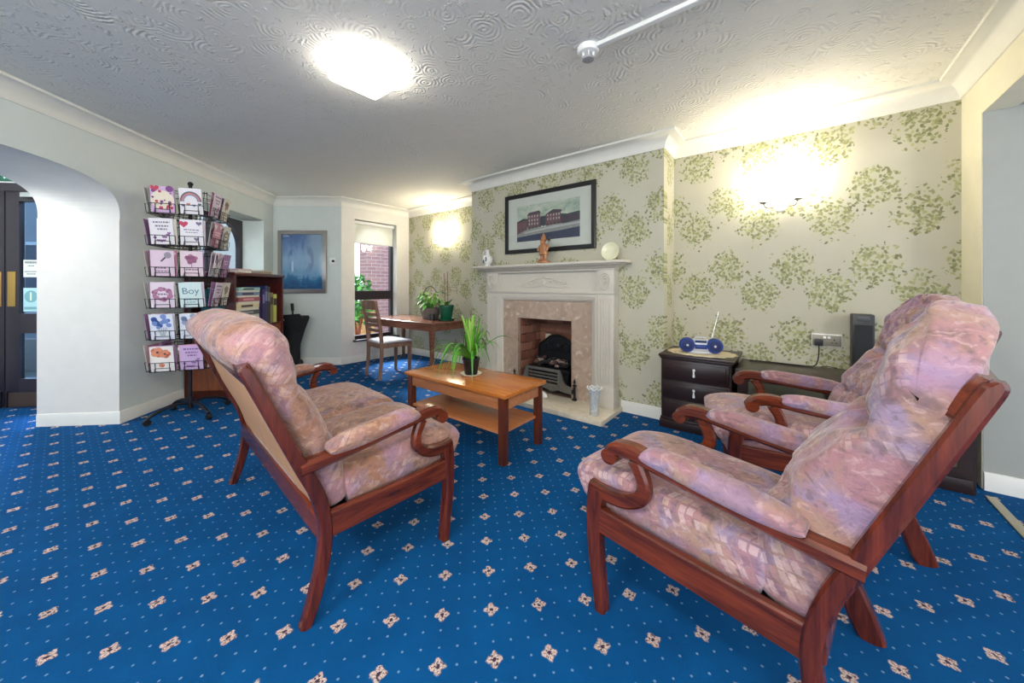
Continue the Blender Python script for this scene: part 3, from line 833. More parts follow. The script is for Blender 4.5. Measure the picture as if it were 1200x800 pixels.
for sx in (-1, 1):
    b = B(); x = sx*.36; yc = (y0+y1)/2-.004
    b.cyl((x, yc, 0), (x, yc, .13), .011); b.box(x-.018, x+.018, yc-.018, yc+.018, 0, .02, .003)
    b.lathe([(.012, .13), (.020, .136), (.020, .143), (.007, .15), (.006, .158), (.014, .17), (.012, .18), (.004, .196), (.001, .21)], (x, yc, 0), 14)
    b.box(min(x, sx*.33), max(x, sx*.33), yc-.006, yc+.006, .06, .10, .002)
    b.build('finial_post', IRON, gf)
# cut-glass vase and a pale ornament on the hearth
cg = N('cut crystal'); cg.bump(cg.voro(cg.mapping(cg.obj(), (1, 1, 1), (0, 0, 0)), 70, '3D', 'MANHATTAN', .1).outputs['Distance'], .6, .01)
gtr = cg.n('ShaderNodeBsdfTransparent'); gtr.inputs[0].default_value = (.9, .93, .95, 1)
gm = cg.n('ShaderNodeMixShader'); cg.set(gm, 0, .30); cg.t.links.new(gtr.outputs[0], gm.inputs[1])
cg.out((.85, .88, .9, 1), .12, .25); cg.t.links.new(cg.bsdf.outputs[0], gm.inputs[2]); cg.t.links.new(gm.outputs[0], cg.t.nodes['Material Output'].inputs[0])
v = thing('glass_vase', 'tall cut glass vase with a wavy rim on the cream hearth', 'vase', (-1.31, 2.79, .0425))
b = B(); n = 32; rings = []
for r, z, wv in ((.042, 0, 0), (.040, .01, 0), (.037, .05, 0), (.040, .11, 0), (.046, .17, 0), (.054, .205, .003), (.062, .225, .007), (.058, .224, .007), (.050, .205, .003), (.041, .17, 0), (.034, .1, 0), (.031, .03, 0)):
    rings.append([((r+wv*.6*math.cos(8*2*PI*j/n))*math.cos(2*PI*j/n), (r+wv*.6*math.cos(8*2*PI*j/n))*math.sin(2*PI*j/n), z+wv*math.cos(8*2*PI*j/n)) for j in range(n)])
b.ring(rings); b.build('vase_body', cg.m, v)
# frilled rim
b = B(); b.tube([((.060+.0045*math.cos(8*a))*math.cos(a), (.060+.0045*math.cos(8*a))*math.sin(a), .2245+.007*math.cos(8*a)) for a in [2*PI*k/64 for k in range(64)]], .004, 6, True)
b.build('vase_rim', M['white_plastic'], v)
PORC = plain('white porcelain', rgb(222, 222, 220), .25)
o = thing('bird_ornament', 'small white bird ornament on the hearth behind the coffee table', 'ornament', (-1.915, 2.87, .0425), 2.2)
b = B(); b.pillow([(-.07, .02, .02), (-.03, .035, .035), (.02, .05, .036), (.05, .075, .02)], -.032, .032, 3, 4, 12, 14); b.ball((0, .055, .085), (.017, .02, .018)); b.build('bird_body', PORC, o)
b = B(); b.tube([(0, .07, .086), (0, .088, .08)], [.006, .001], 8); b.build('beak', M['brass'], o)

# ---------------------------------------------------------------- on the mantel shelf
MZ = 1.354
def mx_(px, y): # x on a line Y=y seen at photo column px
    c = (px-600)/417; X, Y = .786*c-.618, .618*c+.786
    return X/Y*y
o = thing('ornate_jug', 'small white lidded jug with a dark painted motif at the left end of the mantel', 'ornament', (mx_(571.5, 3.0), 3.0, MZ))
b = B(); b.lathe([(.026, 0), (.028, .006), (.022, .012), (.038, .03), (.045, .055), (.038, .08), (.018, .10), (.015, .125), (.024, .142), (.020, .142), (.011, .12)], n=28)
b.build('jug_body', PORC, o)
b = B(); b.tube(cr([(-.036, 0, .08), (-.055, 0, .095), (-.045, 0, .125), (-.02, 0, .135)], 4), .005, 8); b.build('handle', PORC, o)
b = B()
for k in range(9): b.ball((.016*math.cos(k*.8), -.040+.004*abs(math.sin(k)), .05+.018*math.sin(k*1.1)), (.009, .005, .010), 8, 6)
b.build('painted_motif', plain('dark sage glaze', rgb(86, 88, 72), .4), o)
for k_ in o.children_recursive: k_.data.transform(Matrix.Scale(1.3, 4))
o = thing('wooden_figurine', 'carved tan wooden figurine in a pointed hat standing on the mantel', 'figurine', (mx_(637, 2.98), 2.98, MZ), -.35)
WF = wood('carved pale wood', rgb(150, 96, 58), rgb(186, 128, 84), .5, 'z')
b = B(); b.lathe([(.052, 0), (.054, .008), (.05, .022), (.04, .026)], n=20, sy=.8); b.build('base', WF, o)
b = B()
for sx in (-1, 1): b.tube([(sx*.018, -.006, .022), (sx*.019, 0, .05), (sx*.017, .002, .095)], [.014, .013, .017], 10); b.ball((sx*.019, -.014, .03), (.013, .022, .009), 10, 6)
b.lathe([(.030, .075), (.042, .08), (.038, .10), (.032, .135), (.036, .16), (.030, .178), (.012, .188)], n=20, sy=.72)
for sx in (-1, 1): b.tube([(sx*.034, 0, .168), (sx*.052, -.004, .14), (sx*.050, -.014, .115)], [.013, .012, .009], 8)
b.ball((0, -.004, .202), (.019, .02, .022)); b.ball((0, -.016, .190), (.014, .012, .020)); b.ball((0, -.025, .203), (.004, .006, .005), 8, 6)
b.build('figure_body', WF, o)
b = B(); b.lathe([(.030, .214), (.031, .219), (.020, .224), (.016, .242), (.010, .262), (.003, .276)], n=18); b.build('hat', WF, o)
b = B(); b.tube([(.046, -.014, .115), (.056, -.008, .16), (.062, 0, .2)], .004, 6); b.box(.052, .072, -.006, .006, .195, .215, .003); b.build('staff', M['teakleg'], o)
for k_ in o.children_recursive: k_.data.transform(Matrix.Diagonal((1.4, 1.25, 1.08, 1)))
o = thing('display_plate', 'round pale cream plate standing at the right end of the mantel', 'plate', (mx_(715, 3.04), 3.05, MZ), .0)
b = B()
Mx = Matrix.Translation((0, 0, .082)) @ Matrix.Rotation(PI/2-.12, 4, 'X')
tmp = B().lathe([(.001, 0), (.05, .002), (.06, .006), (.082, .014), (.082, .017), (.058, .010), (.05, .006), (.001, .005)], n=36)
b.add([Mx @ Vector(p) for p in tmp.v], tmp.f); b.build('plate_disc', plain('cream glazed china', rgb(222, 220, 188), .15), o)
b = B(); b.tube([(-.03, -.03, .004), (-.03, .02, .004), (-.03, .03, .06)], .003, 6); b.tube([(.03, -.03, .004), (.03, .02, .004), (.03, .03, .06)], .003, 6); b.tube([(-.03, .02, .004), (.03, .02, .004)], .003, 6); b.build('stand', M['brass'], o)

# ---------------------------------------------------------------- pictures
def frame_bars(b, w_, h_, t, dpt, ch=.006):
    """mitred frame in the x-z plane, face towards -y"""
    rings = []
    prof = [(0, 0), (0, -dpt+ch), (ch, -dpt), (t-ch, -dpt), (t, -dpt*.6), (t, 0)]
    for sx, sz in ((-1, -1), (1, -1), (1, 1), (-1, 1)):
        rings.append([(sx*(w_/2-q), y, sz*(h_/2-q)) for q, y in prof])
    b.ring(rings, closed=True)
pt = thing('framed_print', 'black framed print of red brick buildings above the mantel', 'picture', (-2.005, CY, 1.812))
b = B(); frame_bars(b, 1.10, .65, .045, .03); b.build('frame', plain('black lacquer', rgb(26, 25, 28), .3), pt)
B().box(-.51, .51, -.012, -.003, -.285, .285).build('mount', plain('ivory mount board', rgb(214, 208, 190), .7), pt)
s = N('painted sky'); v_ = s.obj(); n_ = s.noise(s.mapping(v_, (3, 1, 6)), 2.2, 5, .6, .8)
SKY = s.out(s.ramp(n_, [(.3, rgb(140, 156, 138)), (.5, rgb(190, 192, 166)), (.7, rgb(218, 212, 188))]), .6)
PM = [SKY, plain('painted brick', rgb(122, 82, 84), .6, 0, .2, 60), plain('painted roof', rgb(84, 66, 72), .6, 0, .2, 60), plain('painted pale stone', rgb(190, 182, 172), .6), plain('painted hedge', rgb(70, 76, 76), .6, 0, .35, 60), plain('painted lawn', rgb(150, 146, 136), .6, 0, .3, 40), plain('painted dark ground', rgb(62, 62, 82), .6, 0, .3, 50)]
b = B(); y = -.0125
def quad(m, poly, lift): b.mat(m); b.prism(poly, 'y', y-.0002*lift-.0002, y-.0002*lift)
quad(0, [(-.385, -.20), (.385, -.20), (.385, .19), (-.385, .19)], 1)
quad(4, [(-.385, .02), (-.30, .05), (-.20, .04), (.1, .06), (.25, .04), (.385, .055), (.385, -.05), (-.385, -.05)], 2)
quad(1, [(-.385, .01), (-.25, .03), (-.25, -.08), (-.385, -.12)], 3)
quad(1, [(-.24, .075), (-.08, .085), (-.08, -.06), (-.24, -.07)], 3); quad(2, [(-.25, .075), (-.07, .085), (-.09, .115), (-.225, .105)], 4)
quad(1, [(-.01, .06), (.17, .075), (.17, -.05), (-.01, -.06)], 3); quad(2, [(-.02, .06), (.08, .105), (.18, .09), (.18, .07)], 4)
quad(2, [(.17, .02), (.385, .03), (.385, -.03), (.17, -.05)], 3)
for x in (-.225, -.19, -.155, -.12):
    for z in (.05, .01, -.03): quad(3, [(x, z), (x+.014, z), (x+.014, z+.022), (x, z+.022)], 5)
for x in (.01, .045, .08, .115, .145):
    for z in (.04, .0): quad(3, [(x, z), (x+.012, z), (x+.012, z+.02), (x, z+.02)], 5)
quad(5, [(-.385, -.12), (-.24, -.07), (.1, -.06), (.385, -.035), (.385, -.13), (-.385, -.16)], 4)
quad(3, [(-.28, -.10), (.05, -.068), (.385, -.05), (.385, -.07), (.0, -.09), (-.28, -.115)], 5)
quad(6, [(-.385, -.15), (-.1, -.13), (.15, -.12), (.385, -.10), (.385, -.20), (-.385, -.20)], 5)
for k in range(16): 
    x = -.36+.045*k; z = -.085+.0035*k
    quad(4, [(x, z), (x+.02, z+.004), (x+.016, z+.03), (x+.006, z+.032)], 6)
b.build('print', PM, pt)
B().box(-.51, .51, -.0185, -.0175, -.285, .285).build('picture_glass', M['glass'], pt)

bp = thing('blue_painting', 'silver framed misty blue painting on the corner wall', 'picture')
c0 = Vector((*PC, 0))+Vector((math.cos(PA), math.sin(PA), 0))*(PL*.435)
bp.location = (c0.x, c0.y, 1.48); bp.rotation_euler = (0, 0, PA)
b = B(); frame_bars(b, .70, .90, .06, .03); b.build('frame', M['silver'], bp)
s = N('misty blue paint'); v_ = s.obj(); x, y_, z = s.xyz(v_)
n_ = s.noise(s.mapping(v_, (2.5, 1, 1)), 4, 5, .6, .9)
g = s.math('ADD', z, s.math('MULTIPLY', s.math('SUBTRACT', n_, .5), .4))
col = s.ramp(s.math('MULTIPLY_ADD', g, 1.2, .5), [(.08, rgb(40, 82, 128)), (.2, rgb(40, 108, 150)), (.28, rgb(120, 160, 188)), (.55, rgb(160, 182, 204)), (.8, rgb(112, 138, 178)), (.95, rgb(92, 116, 160))])
rt = s.step(x, -.02, .18)
col = s.mix(s.math('MULTIPLY', rt, s.math('MULTIPLY', s.step(z, -.2, .05), .7)), col, rgb(176, 188, 196))
dx = s.math('ADD', x, .02); rr = s.math('SQRT', s.math('ADD', s.math('MULTIPLY', dx, dx), s.math('MULTIPLY', s.math('MULTIPLY', s.math('ADD', z, -.02), s.math('ADD', z, -.02)), .45)))
ar = s.math('MULTIPLY', s.step(s.math('ABSOLUTE', s.math('SUBTRACT', rr, .15)), .05, .015), s.step(z, -.18, -.1))
col = s.mix(s.math('MULTIPLY', s.math('MULTIPLY', ar, s.step(n_, .42, .6)), .5), col, rgb(70, 92, 138))
sp = s.math('MULTIPLY', s.step(s.math('ABSOLUTE', s.math('ADD', x, .14)), .022, .006), s.step(s.math('ABSOLUTE', s.math('ADD', z, .06)), .11, .05))
col = s.mix(s.math('MULTIPLY', sp, s.step(n_, .35, .55)), col, rgb(214, 228, 238))
wv = s.math('MULTIPLY', s.step(s.noise(s.mapping(v_, (4, 1, 14), loc=(2, 0, 1)), 3, 4), .5, .62), s.step(z, -.18, -.26))
col = s.mix(s.math('MULTIPLY', wv, .8), col, rgb(18, 120, 156))
B().box(-.295, .295, -.014, -.003, -.395, .395).build('canvas', s.out(col, .45), bp)
B().box(-.295, .295, -.0195, -.0185, -.395, .395).build('picture_glass', M['glass'], bp)
o = thing('wall_switch', 'small white wall control with a black dial right of the blue painting', 'switch')
c0 = Vector((*PC, 0))+Vector((math.cos(PA), math.sin(PA), 0))*(PL*.875)
o.location = (c0.x, c0.y, 1.49); o.rotation_euler = (0, 0, PA)
B().box(-.045, .045, -.012, 0, -.045, .045, .004).build('face_plate', M['white_plastic'], o)
B().cyl((.012, -.026, 0), (.012, -.011, 0), .018).build('dial', M['black'], o)

# ================================================================ LIGHTS IN THE ROOM
GLOW = emit('lit diffuser', (1, .95, .86, 1), CEIL_LAMP)
def ceiling_lamp(x, y, label):
    o = thing('ceiling_light', label, 'light', (x, y, H))
    B().box(-.14, .14, -.14, .14, -.022, 0, .004).build('base_plate', M['white_plastic'], o)
    B().box(-.155, .155, -.155, .155, -.085, -.018, .03, 4).build('diffuser', GLOW, o)
ceiling_lamp(-1.96, 1.11, 'lit square ceiling light fitting above the sofa')
WGLOW = emit('lit frosted shade', (1, .91, .72, 1), WALL_LAMP)
def wall_lamp(x, y, z, label):
    o = thing('wall_light', label, 'wall light', (x, y, z), 0, 'twin wall lights')
    b = B(); tmp = B().lathe([(.055, 0), (.055, .006), (.04, .016), (.012, .02)], n=24)
    b.add([(p[0], -p[2], p[1]*1.2) for p in tmp.v], tmp.f); b.build('back_plate', M['white_plastic'], o)
    for sx in (-1, 1):
        b = B(); b.tube(cr([(0, -.02, 0), (sx*.04, -.07, -.035), (sx*.085, -.09, -.04), (sx*.105, -.09, -.005)], 6), .006, 8)
        a = b.build('arm', M['silver'], o)
        b = B(); b.lathe([(.010, -.01), (.028, .0), (.03, .008), (.018, .012)], (sx*.105, -.09, 0), 18); b.build('cup', M['silver'], a)
        b = B(); b.lathe([(.022, .010), (.038, .03), (.044, .06), (.046, .09), (.054, .125), (.050, .125), (.040, .09), (.036, .05), (.016, .014)], (sx*.105, -.09, 0), 22); b.build('shade', WGLOW, a)
    l = bpy.data.lights.new('wall_light_bulb', 'POINT'); l.energy = WALL_BULB; l.color = (1, .90, .70); l.shadow_soft_size = .05
    for sx in (-1, 1):
        k = bpy.data.objects.new('wall_light_bulb', l); COL.objects.link(k); k.parent = o; k.location = (sx*.105, -.095, .17)
wall_lamp(-.068, RY, 1.77, 'lit twin-arm wall light on the right alcove wallpaper above the cabinet')
wall_lamp(-4.17, AY, 1.77, 'lit twin-arm wall light in the left alcove above the desk')
# smoke detector and its cable trunking on the ceiling
o = thing('smoke_detector', 'white smoke detector on the swirled ceiling at the trunking end', 'detector', (-.857, 1.75, H))
b = B(); b.lathe([(.056, 0), (.058, -.018), (.05, -.03), (.036, -.034)], n=28); b.build('base', M['white_plastic'], o)
b = B()
for k in range(6):
    a = PI/3*k; b.box(-.006, .006, -.003, .003, -.058, -.030, M=Matrix.Rotation(a, 4, 'Z') @ Matrix.Translation((.030, 0, 0)))
b.build('vent_ribs', M['white_plastic'], o)
b = B(); b.lathe([(.022, -.03), (.022, -.055), (.034, -.056), (.030, -.066), (.001, -.07)], n=24); b.build('sensor_head', plain('grey plastic', rgb(150, 150, 152), .4), o)
o = B().box(-.81, RX-.11, 1.735, 1.765, H-.022, H, .004).build('cable_trunking', M['white_plastic']); tag(o, 'white cable trunking running along the ceiling from the smoke detector', 'trunking')
# ================================================================ SEATING
def seat_unit(name, label, cat, loc, rz, W, top, fab, two, group=None, panel=None, K=1.0, roll=0.0, lean=.44, pw=.68, rollb=1.0, droop=.03, tilt=.40, lw=1.0, shrink=.02, over=.135, cap=.10, rc=.10, aset=0.0):
    """K stretches the depth; top is the height of the posts"""
    o = thing(name, label, cat, loc, rz, group)
    hw = W/2
    def fin(b, n, m, parent):
        b.v = [(p[0], .27+(p[1]-.27)*K, p[2]) for p in b.v]
        return b.build(n, m, parent)
    yt = -.258-(top-.42)*lean
    for sx in (-1, 1):
        x0, x1 = sorted((sx*(hw-.036), sx*hw))
        post = [(-.296, 0, .036), (-.268, .08, .042), (-.240, .2, .052), (-.234, .31, .062), (-.258, .42, .064)]+[(-.258+(yt+.258)*f, .42+(top-.42)*f, .064-.014*f) for f in (.2, .4, .6, .8, .95)]+[(yt+.002, top-.010, .040), (yt, top, .022)]
        fin(B().plank([(y, z, q*(lw if z < .1 else .5*(1+pw) if z < .25 else pw)) for y, z, q in post], x0, x1), 'rear_post', M['mahz'], o)
        x0, x1 = sorted((sx*(hw-.046), sx*hw))
        fin(B().plank([(.262, 0, .034), (.272, .1, .038), (.284, .22, .044), (.284, .34, .050), (.275, .415, .054)], x0, x1), 'front_leg', M['mahz'], o)
        xm = sx*(hw-.022)
        # arm with a scrolled front end, its curved support and its pad
        b = B(); b.plank([(.248-aset, .545, .022), (.242-aset, .567, .038), (.215-aset, .584, .048), (.165-aset, .588, .048), (.07, .572, .042), (-.07, .550, .038), (-.20, .534, .040), (-.312, .524, .044)], xm-.030, xm+.028, .010)
        b.cyl((xm-.029, .242-aset, .553), (xm+.027, .242-aset, .553), .025, n=18)
        arm = fin(b, 'armrest', M['mah'], o)
        b = B(); b.plank([(.300, .416, .046), (.25, .410, .048), (.180, .420, .046), (.130, .455, .042), (.125, .505, .038), (.150, .562, .042)], xm-.020, xm+.018, .008)
        fin(b, 'arm_support', M['mah'], o)
        b = B(); b.pillow([(.125, .594, .022), (.06, .594, .030), (-.03, .582, .033), (-.13, .571, .033), (-.228, .560, .022)], xm-.038, xm+.036, 4, 8, 16, 28)
        fin(b, 'arm_pad', fab, arm)
        x0, x1 = sorted((sx*(hw-.034), sx*(hw-.006)))
        fin(B().plank([(.262, .312, .085), (.0, .304, .085), (-.235, .302, .09)], x0, x1, .005), 'side_rail', M['mah'], o)
    fin(B().box(-hw+.03, hw-.03, .245, .268, .270, .345, .004), 'front_rail', M['mahx'], o)
    fin(B().box(-hw+.03, hw-.03, -.255, -.230, .26, .34, .004), 'rear_rail', M['mahx'], o)
    b = B(); b.plank([(yt+.042, top-.085, .026), (yt+.020, top-.03, .032), (yt+.006, top-.004, .030)], -hw+.03, hw-.03, .010); fin(b, 'top_rail', M['mahx'], o)
    fin(B().box(-hw+.03, hw-.03, -.23, .25, .292, .312), 'seat_deck', M['blackcloth'], o)
    # upholstered back panel between the posts
    b = B(); b.pillow([(-.235, .34, .010), (-.27, .46, .012), (-.262+(yt+.262)*.4, .62, .012), (-.262+(yt+.262)*.68, .775, .012), (yt+.036, top-.06, .010)], -hw+.037, hw-.037, 20, 20, 10, 14)
    fin(b, 'back_panel', panel or fab, o)
    iw = hw-.038
    n = 2 if two else 1
    for k in range(n):
        a0 = -iw+2*iw*k/n; a1 = -iw+2*iw*(k+1)/n
        b = B(); b.pillow([(-.150, .365, .080), (-.08, .378, .086), (.10, .392, .088), (.24, .396, .092), (.325, .380, .092), (.345, .372, .085)], a0+.001, a1-.001, 8, 10, 26, 36, side=.012, ex=.3)
        fin(b, 'seat_cushion', fab, o)
    # deep back cushion: lumbar swell, neck, head roll hanging over the top rail
    T = (top+over-.31)/.93
    def dent(u, a, o):
        q = a/T; k = 0
        for t0, dpt, w_ in ((.33, .022, .028), (.62, .030, .034)): k -= 1.25*dpt*math.exp(-((q-t0-.02*math.cos(2.6*PI*u))/w_)**2)
        for ub in ((-.72, -.36, 0, .36, .72) if two else (-.38, .38)):
            for t0 in (.33, .62): k -= .014*math.exp(-(((u-ub)/(.05 if two else .10))**2+((q-t0)/.05)**2))
        k += .006*math.sin(19*u+5*q)*math.sin(13*q+3*u)+.0035*math.sin(41*u+9*q+2*math.sin(5*u))*math.exp(-((q-.75)/.3)**2)-.009*math.exp(-((q-.80-.05*math.sin(4*u))/.022)**2)-.006*math.exp(-((q-.90-.03*math.cos(5*u))/.018)**2)
        if o < 0: k = 0
        if two and q > .6: k += .007*min(1, (q-.6)/.12)*math.sin(58*u+5*math.sin(4*q+3*u))*(.6+.4*math.sin(7*u+1))
        return k*(1-abs(u)**5)
    front = [(0, .01), (.03*T, .055), (.12*T, .075), (.25*T, .096), (.38*T, .100), (.52*T, .092+roll*.5), (.63*T, .086+roll*.7), (.73*T, .094+roll), (.84*T, .108+roll), (.93*T, .090+roll), (.985*T, .045), (T, -.01)]
    back = [(0, -.01), (.04*T, -.075), (.2*T, -.062), (.5*T, -.050 if two else -.078), (.72*T, -.056 if two else -.072), (.82*T, -.070 if two else -.062), (.90*T, -.085*rollb), (.965*T, -.070*rollb), (T, -.012)]
    b = B(); b.bolster((-.150, .31), (-.150-tilt*T, .31+.916*T), front, back, -iw+.001, iw-.001, 7, 170 if two else 44, .45, dent, droop=droop, shrink=shrink, cap=cap, rc=rc, boxy=not two)
    fin(b, 'back_cushion', fab, o)
    return o
panel_s = N('oatmeal striped weave'); v_ = panel_s.obj()
st_ = panel_s.noise(panel_s.mapping(v_, (50, 6, 6)), 1.5, 3)
PANEL = panel_s.out(panel_s.mix(st_, rgb(158, 110, 80), rgb(206, 160, 122)), .9, spec=.2)
seat_unit('two_seater_sofa', 'two seater peach velvet sofa with mahogany frame, back towards the camera at left', 'sofa', (-1.857, .849, 0), -.088, 1.285, .885, M['fabw'], True, panel=PANEL)
seat_unit('armchair', 'nearer high-backed pink velvet armchair at bottom right', 'armchair', (-.215, 1.387, 0), math.radians(79.8), .585, .955, M['fab'], False, 'pink velvet armchairs', K=1.14, lean=.372, roll=-.040, pw=.56, rollb=.50, droop=.06, tilt=.358, rc=.16, aset=.018, lw=1.5, shrink=.0, over=.125, cap=.15)
seat_unit('armchair', 'farther pink velvet armchair between the near armchair and the dark cabinet', 'armchair', (.007, 2.358, 0), math.radians(101.5), .585, .955, M['fab'], False, 'pink velvet armchairs', K=1.14, lean=.372, roll=-.040, pw=.56, rollb=.50, droop=.06, tilt=.358, rc=.16, aset=.018, lw=1.5, shrink=.0, over=.125, cap=.15)

# ================================================================ COFFEE TABLE
ct = thing('coffee_table', 'honey coloured wooden coffee table with a lower shelf on dark legs', 'coffee table', (-1.90, 1.925, 0))
b = B(); b.box(-.515, .515, -.235, .235, .424, .452, .008, 2); b.build('tabletop', M['teak'], ct)
for sx in (-1, 1):
    for sy in (-1, 1): B().box(sx*.47-.024, sx*.47+.024, sy*.195-.024, sy*.195+.024, 0, .424, .003).build('leg', M['teakleg'], ct)
b = B()
for sy in (-1, 1): b.box(-.447, .447, sy*.20-.009, sy*.20+.009, .345, .424, .002)
for sx in (-1, 1): b.box(sx*.478-.009, sx*.478+.009, -.172, .172, .345, .424, .002)
b.build('apron', M['shelfwood'], ct)
B().box(-.465, .465, -.205, .205, .185, .203, .003).build('lower_shelf', M['shelfwood'], ct)
# spider plant
SG = [plain('bright leaf', rgb(96, 168, 44), .4), plain('mid leaf', rgb(62, 132, 40), .4), plain('pale leaf', rgb(158, 198, 92), .45), plain('dry leaf', rgb(150, 128, 84), .6)]
def strap_leaf(b, base, az, length, rise, droop, width, m):
    P = []; d = Vector((math.cos(az), math.sin(az), 0)); s_ = Vector((-d.y, d.x, 0))
    n = 9
    for i in range(n+1):
        t = i/n
        r = length*t*(1-.18*t); z = rise*math.sin(min(1, t*1.0)*PI*.5)*1.0-droop*t**3
        P.append((base[0]+d.x*r, base[1]+d.y*r, max(base[2]+z, .006)))
    V, F = [], []
    for i, p in enumerate(P):
        t = i/n; wd = width*(.55+.75*t)*(1-t**3)+.0006
        V += [Vector(p)-s_*wd+Vector((0, 0, wd*.5)), Vector(p), Vector(p)+s_*wd+Vector((0, 0, wd*.5))]
    for i in range(n):
        for k in range(2): F.append((i*3+k, i*3+k+1, i*3+k+4, i*3+k+3))
    b.mat(m); b.add(V, F)
sp = thing('spider_plant', 'spider plant in a black pot on the coffee table', 'plant', (-1.913, 1.93, .453))
b = B(); b.lathe([(.055, 0), (.072, .003), (.082, .016), (.078, .016), (.066, .007), (.001, .006)], n=28); b.build('saucer', M['cream'], sp)
b = B(); b.lathe([(.046, .007), (.048, .010), (.062, .115), (.067, .118), (.067, .132), (.060, .132), (.058, .115), (.001, .113)], n=28); b.build('pot', M['black'], sp)
b = B(); rnd = random.Random(4)
for k in range(46):
    az = rnd.uniform(0, 2*PI); up = rnd.random()
    if up < .32: strap_leaf(b, (rnd.uniform(-.015, .015), rnd.uniform(-.015, .015), .112), az, rnd.uniform(.06, .16), rnd.uniform(.24, .36), rnd.uniform(.0, .05), .0105, rnd.choice((0, 0, 1, 2)))
    else: strap_leaf(b, (rnd.uniform(-.02, .02), rnd.uniform(-.02, .02), .112), az, rnd.uniform(.24, .44), rnd.uniform(.14, .28), rnd.uniform(.12, .30), .0105, rnd.choice((0, 1, 0, 2, 3)) if k % 9 == 0 else rnd.choice((0, 1, 0)))
for az, ln in ((-2.35, .30), (-2.55, .27), (-2.2, .24), (-2.7, .3)): strap_leaf(b, (0, 0, .112), az, ln, .12, .23, .011, 2)
b.build('leaves', SG, sp)

# ================================================================ DESK, CHAIR AND PLANTS IN THE LEFT ALCOVE
DX0, DX1, DY0, DY1, DZ = -4.92, -3.40, 2.76, 3.44, .68
dk = thing('side_table', 'reddish polished wooden table in the left alcove under the plants', 'table', ((DX0+DX1)/2, (DY0+DY1)/2, 0))
hx, hy = (DX1-DX0)/2, (DY1-DY0)/2
B().box(-hx, hx, -hy, hy, DZ-.026, DZ, .007, 3).build('tabletop', M['desk'], dk)
b = B()
for sy in (-1, 1): b.box(-hx+.04, hx-.04, sy*(hy-.035)-.01, sy*(hy-.035)+.01, DZ-.105, DZ-.026)
for sx in (-1, 1): b.box(sx*(hx-.035)-.01, sx*(hx-.035)+.01, -hy+.04, hy-.04, DZ-.105, DZ-.026)
b.build('apron', M['desk'], dk)
for sx in (-1, 1):
    for sy in (-1, 1):
        x, y = sx*(hx-.04), sy*(hy-.04)
        B().ring([[(x-a, y-a, z), (x+a, y-a, z), (x+a, y+a, z), (x-a, y+a, z)] for z, a in ((0, .016), (.35, .020), (DZ-.12, .027), (DZ-.027, .028))]).build('leg', M['desk'], dk)
# slat-back chair
ch = thing('slat_back_chair', 'wooden slat-back chair with a pale seat pad at the alcove table', 'chair', (-4.04, 2.60, 0), -.12)
CW = M['chairwood']
for sx in (-1, 1):
    B().plank([(-.215, 0, .032), (-.19, .2, .036), (-.185, .44, .040), (-.215, .70, .036), (-.265, .95, .030)], *sorted((sx*.17, sx*.205)), .006).build('back_post', CW, ch)
    x, y = sx*.185, .185
    B().ring([[(x-a, y-a, z), (x+a, y-a, z), (x+a, y+a, z), (x-a, y+a, z)] for z, a in ((0, .014), (.42, .020))]).build('front_leg', CW, ch)
for z, y in ((.90, -.25), (.785, -.229), (.72, -.217), (.655, -.206), (.59, -.198)):
    big = z > .85
    n = 8; h_ = .055 if big else .018; rings = []
    for i in range(n+1):
        x = -.175+.35*i/n; yy = y-.02*math.cos(PI*(i/n-.5))+.01
        rings.append([(x, yy-.009, z-h_), (x, yy+.009, z-h_), (x, yy+.006, z+h_), (x, yy-.010, z+h_)])
    B().ring(rings).build('top_rail' if big else 'back_slat', CW, ch)
b = B(); b.box(-.19, .19, .175, .195, .375, .425); b.box(-.19, .19, -.2, -.18, .375, .425); b.box(-.195, -.178, -.18, .18, .375, .425); b.box(.178, .195, -.18, .18, .375, .425); b.build('seat_frame', CW, ch)
b = B(); b.pillow([(-.20, .442, .016), (0, .446, .022), (.215, .440, .016)], -.21, .21, 10, 12, 14, 14); b.build('seat_pad', plain('pale grey seat cloth', rgb(196, 194, 200), .85, 0, .08, 30), ch)

WICK = N('grey wicker'); xx, yy, zz = WICK.xyz(WICK.obj())
an = WICK.math('ARCTAN2', yy, xx)
wv = WICK.math('MULTIPLY', WICK.math('SINE', WICK.math('MULTIPLY', an, 26)), WICK.math('SINE', WICK.math('MULTIPLY', zz, 420)))
WICK.bump(wv, .8, .006)
WICKER = WICK.out(WICK.mix(WICK.step(wv, -.4, .5), rgb(84, 76, 72), rgb(150, 138, 130)), .75)
bk_ = thing('basket_plant', 'leafy green plant in a grey wicker basket with a hooped handle on the alcove table', 'plant', (-3.92, 3.16, DZ+.001), .3)
b = B(); b.lathe([(.115, 0), (.118, .004), (.150, .135), (.157, .142), (.157, .155), (.145, .155), (.140, .13), (.001, .128)], n=32, sy=.8); b.build('basket', WICKER, bk_)
b = B(); b.tube([(.148*math.cos(a), 0, .145+.30*math.sin(a)) for a in [PI*k/20 for k in range(21)]], .008, 8); b.build('handle', WICKER, bk_)
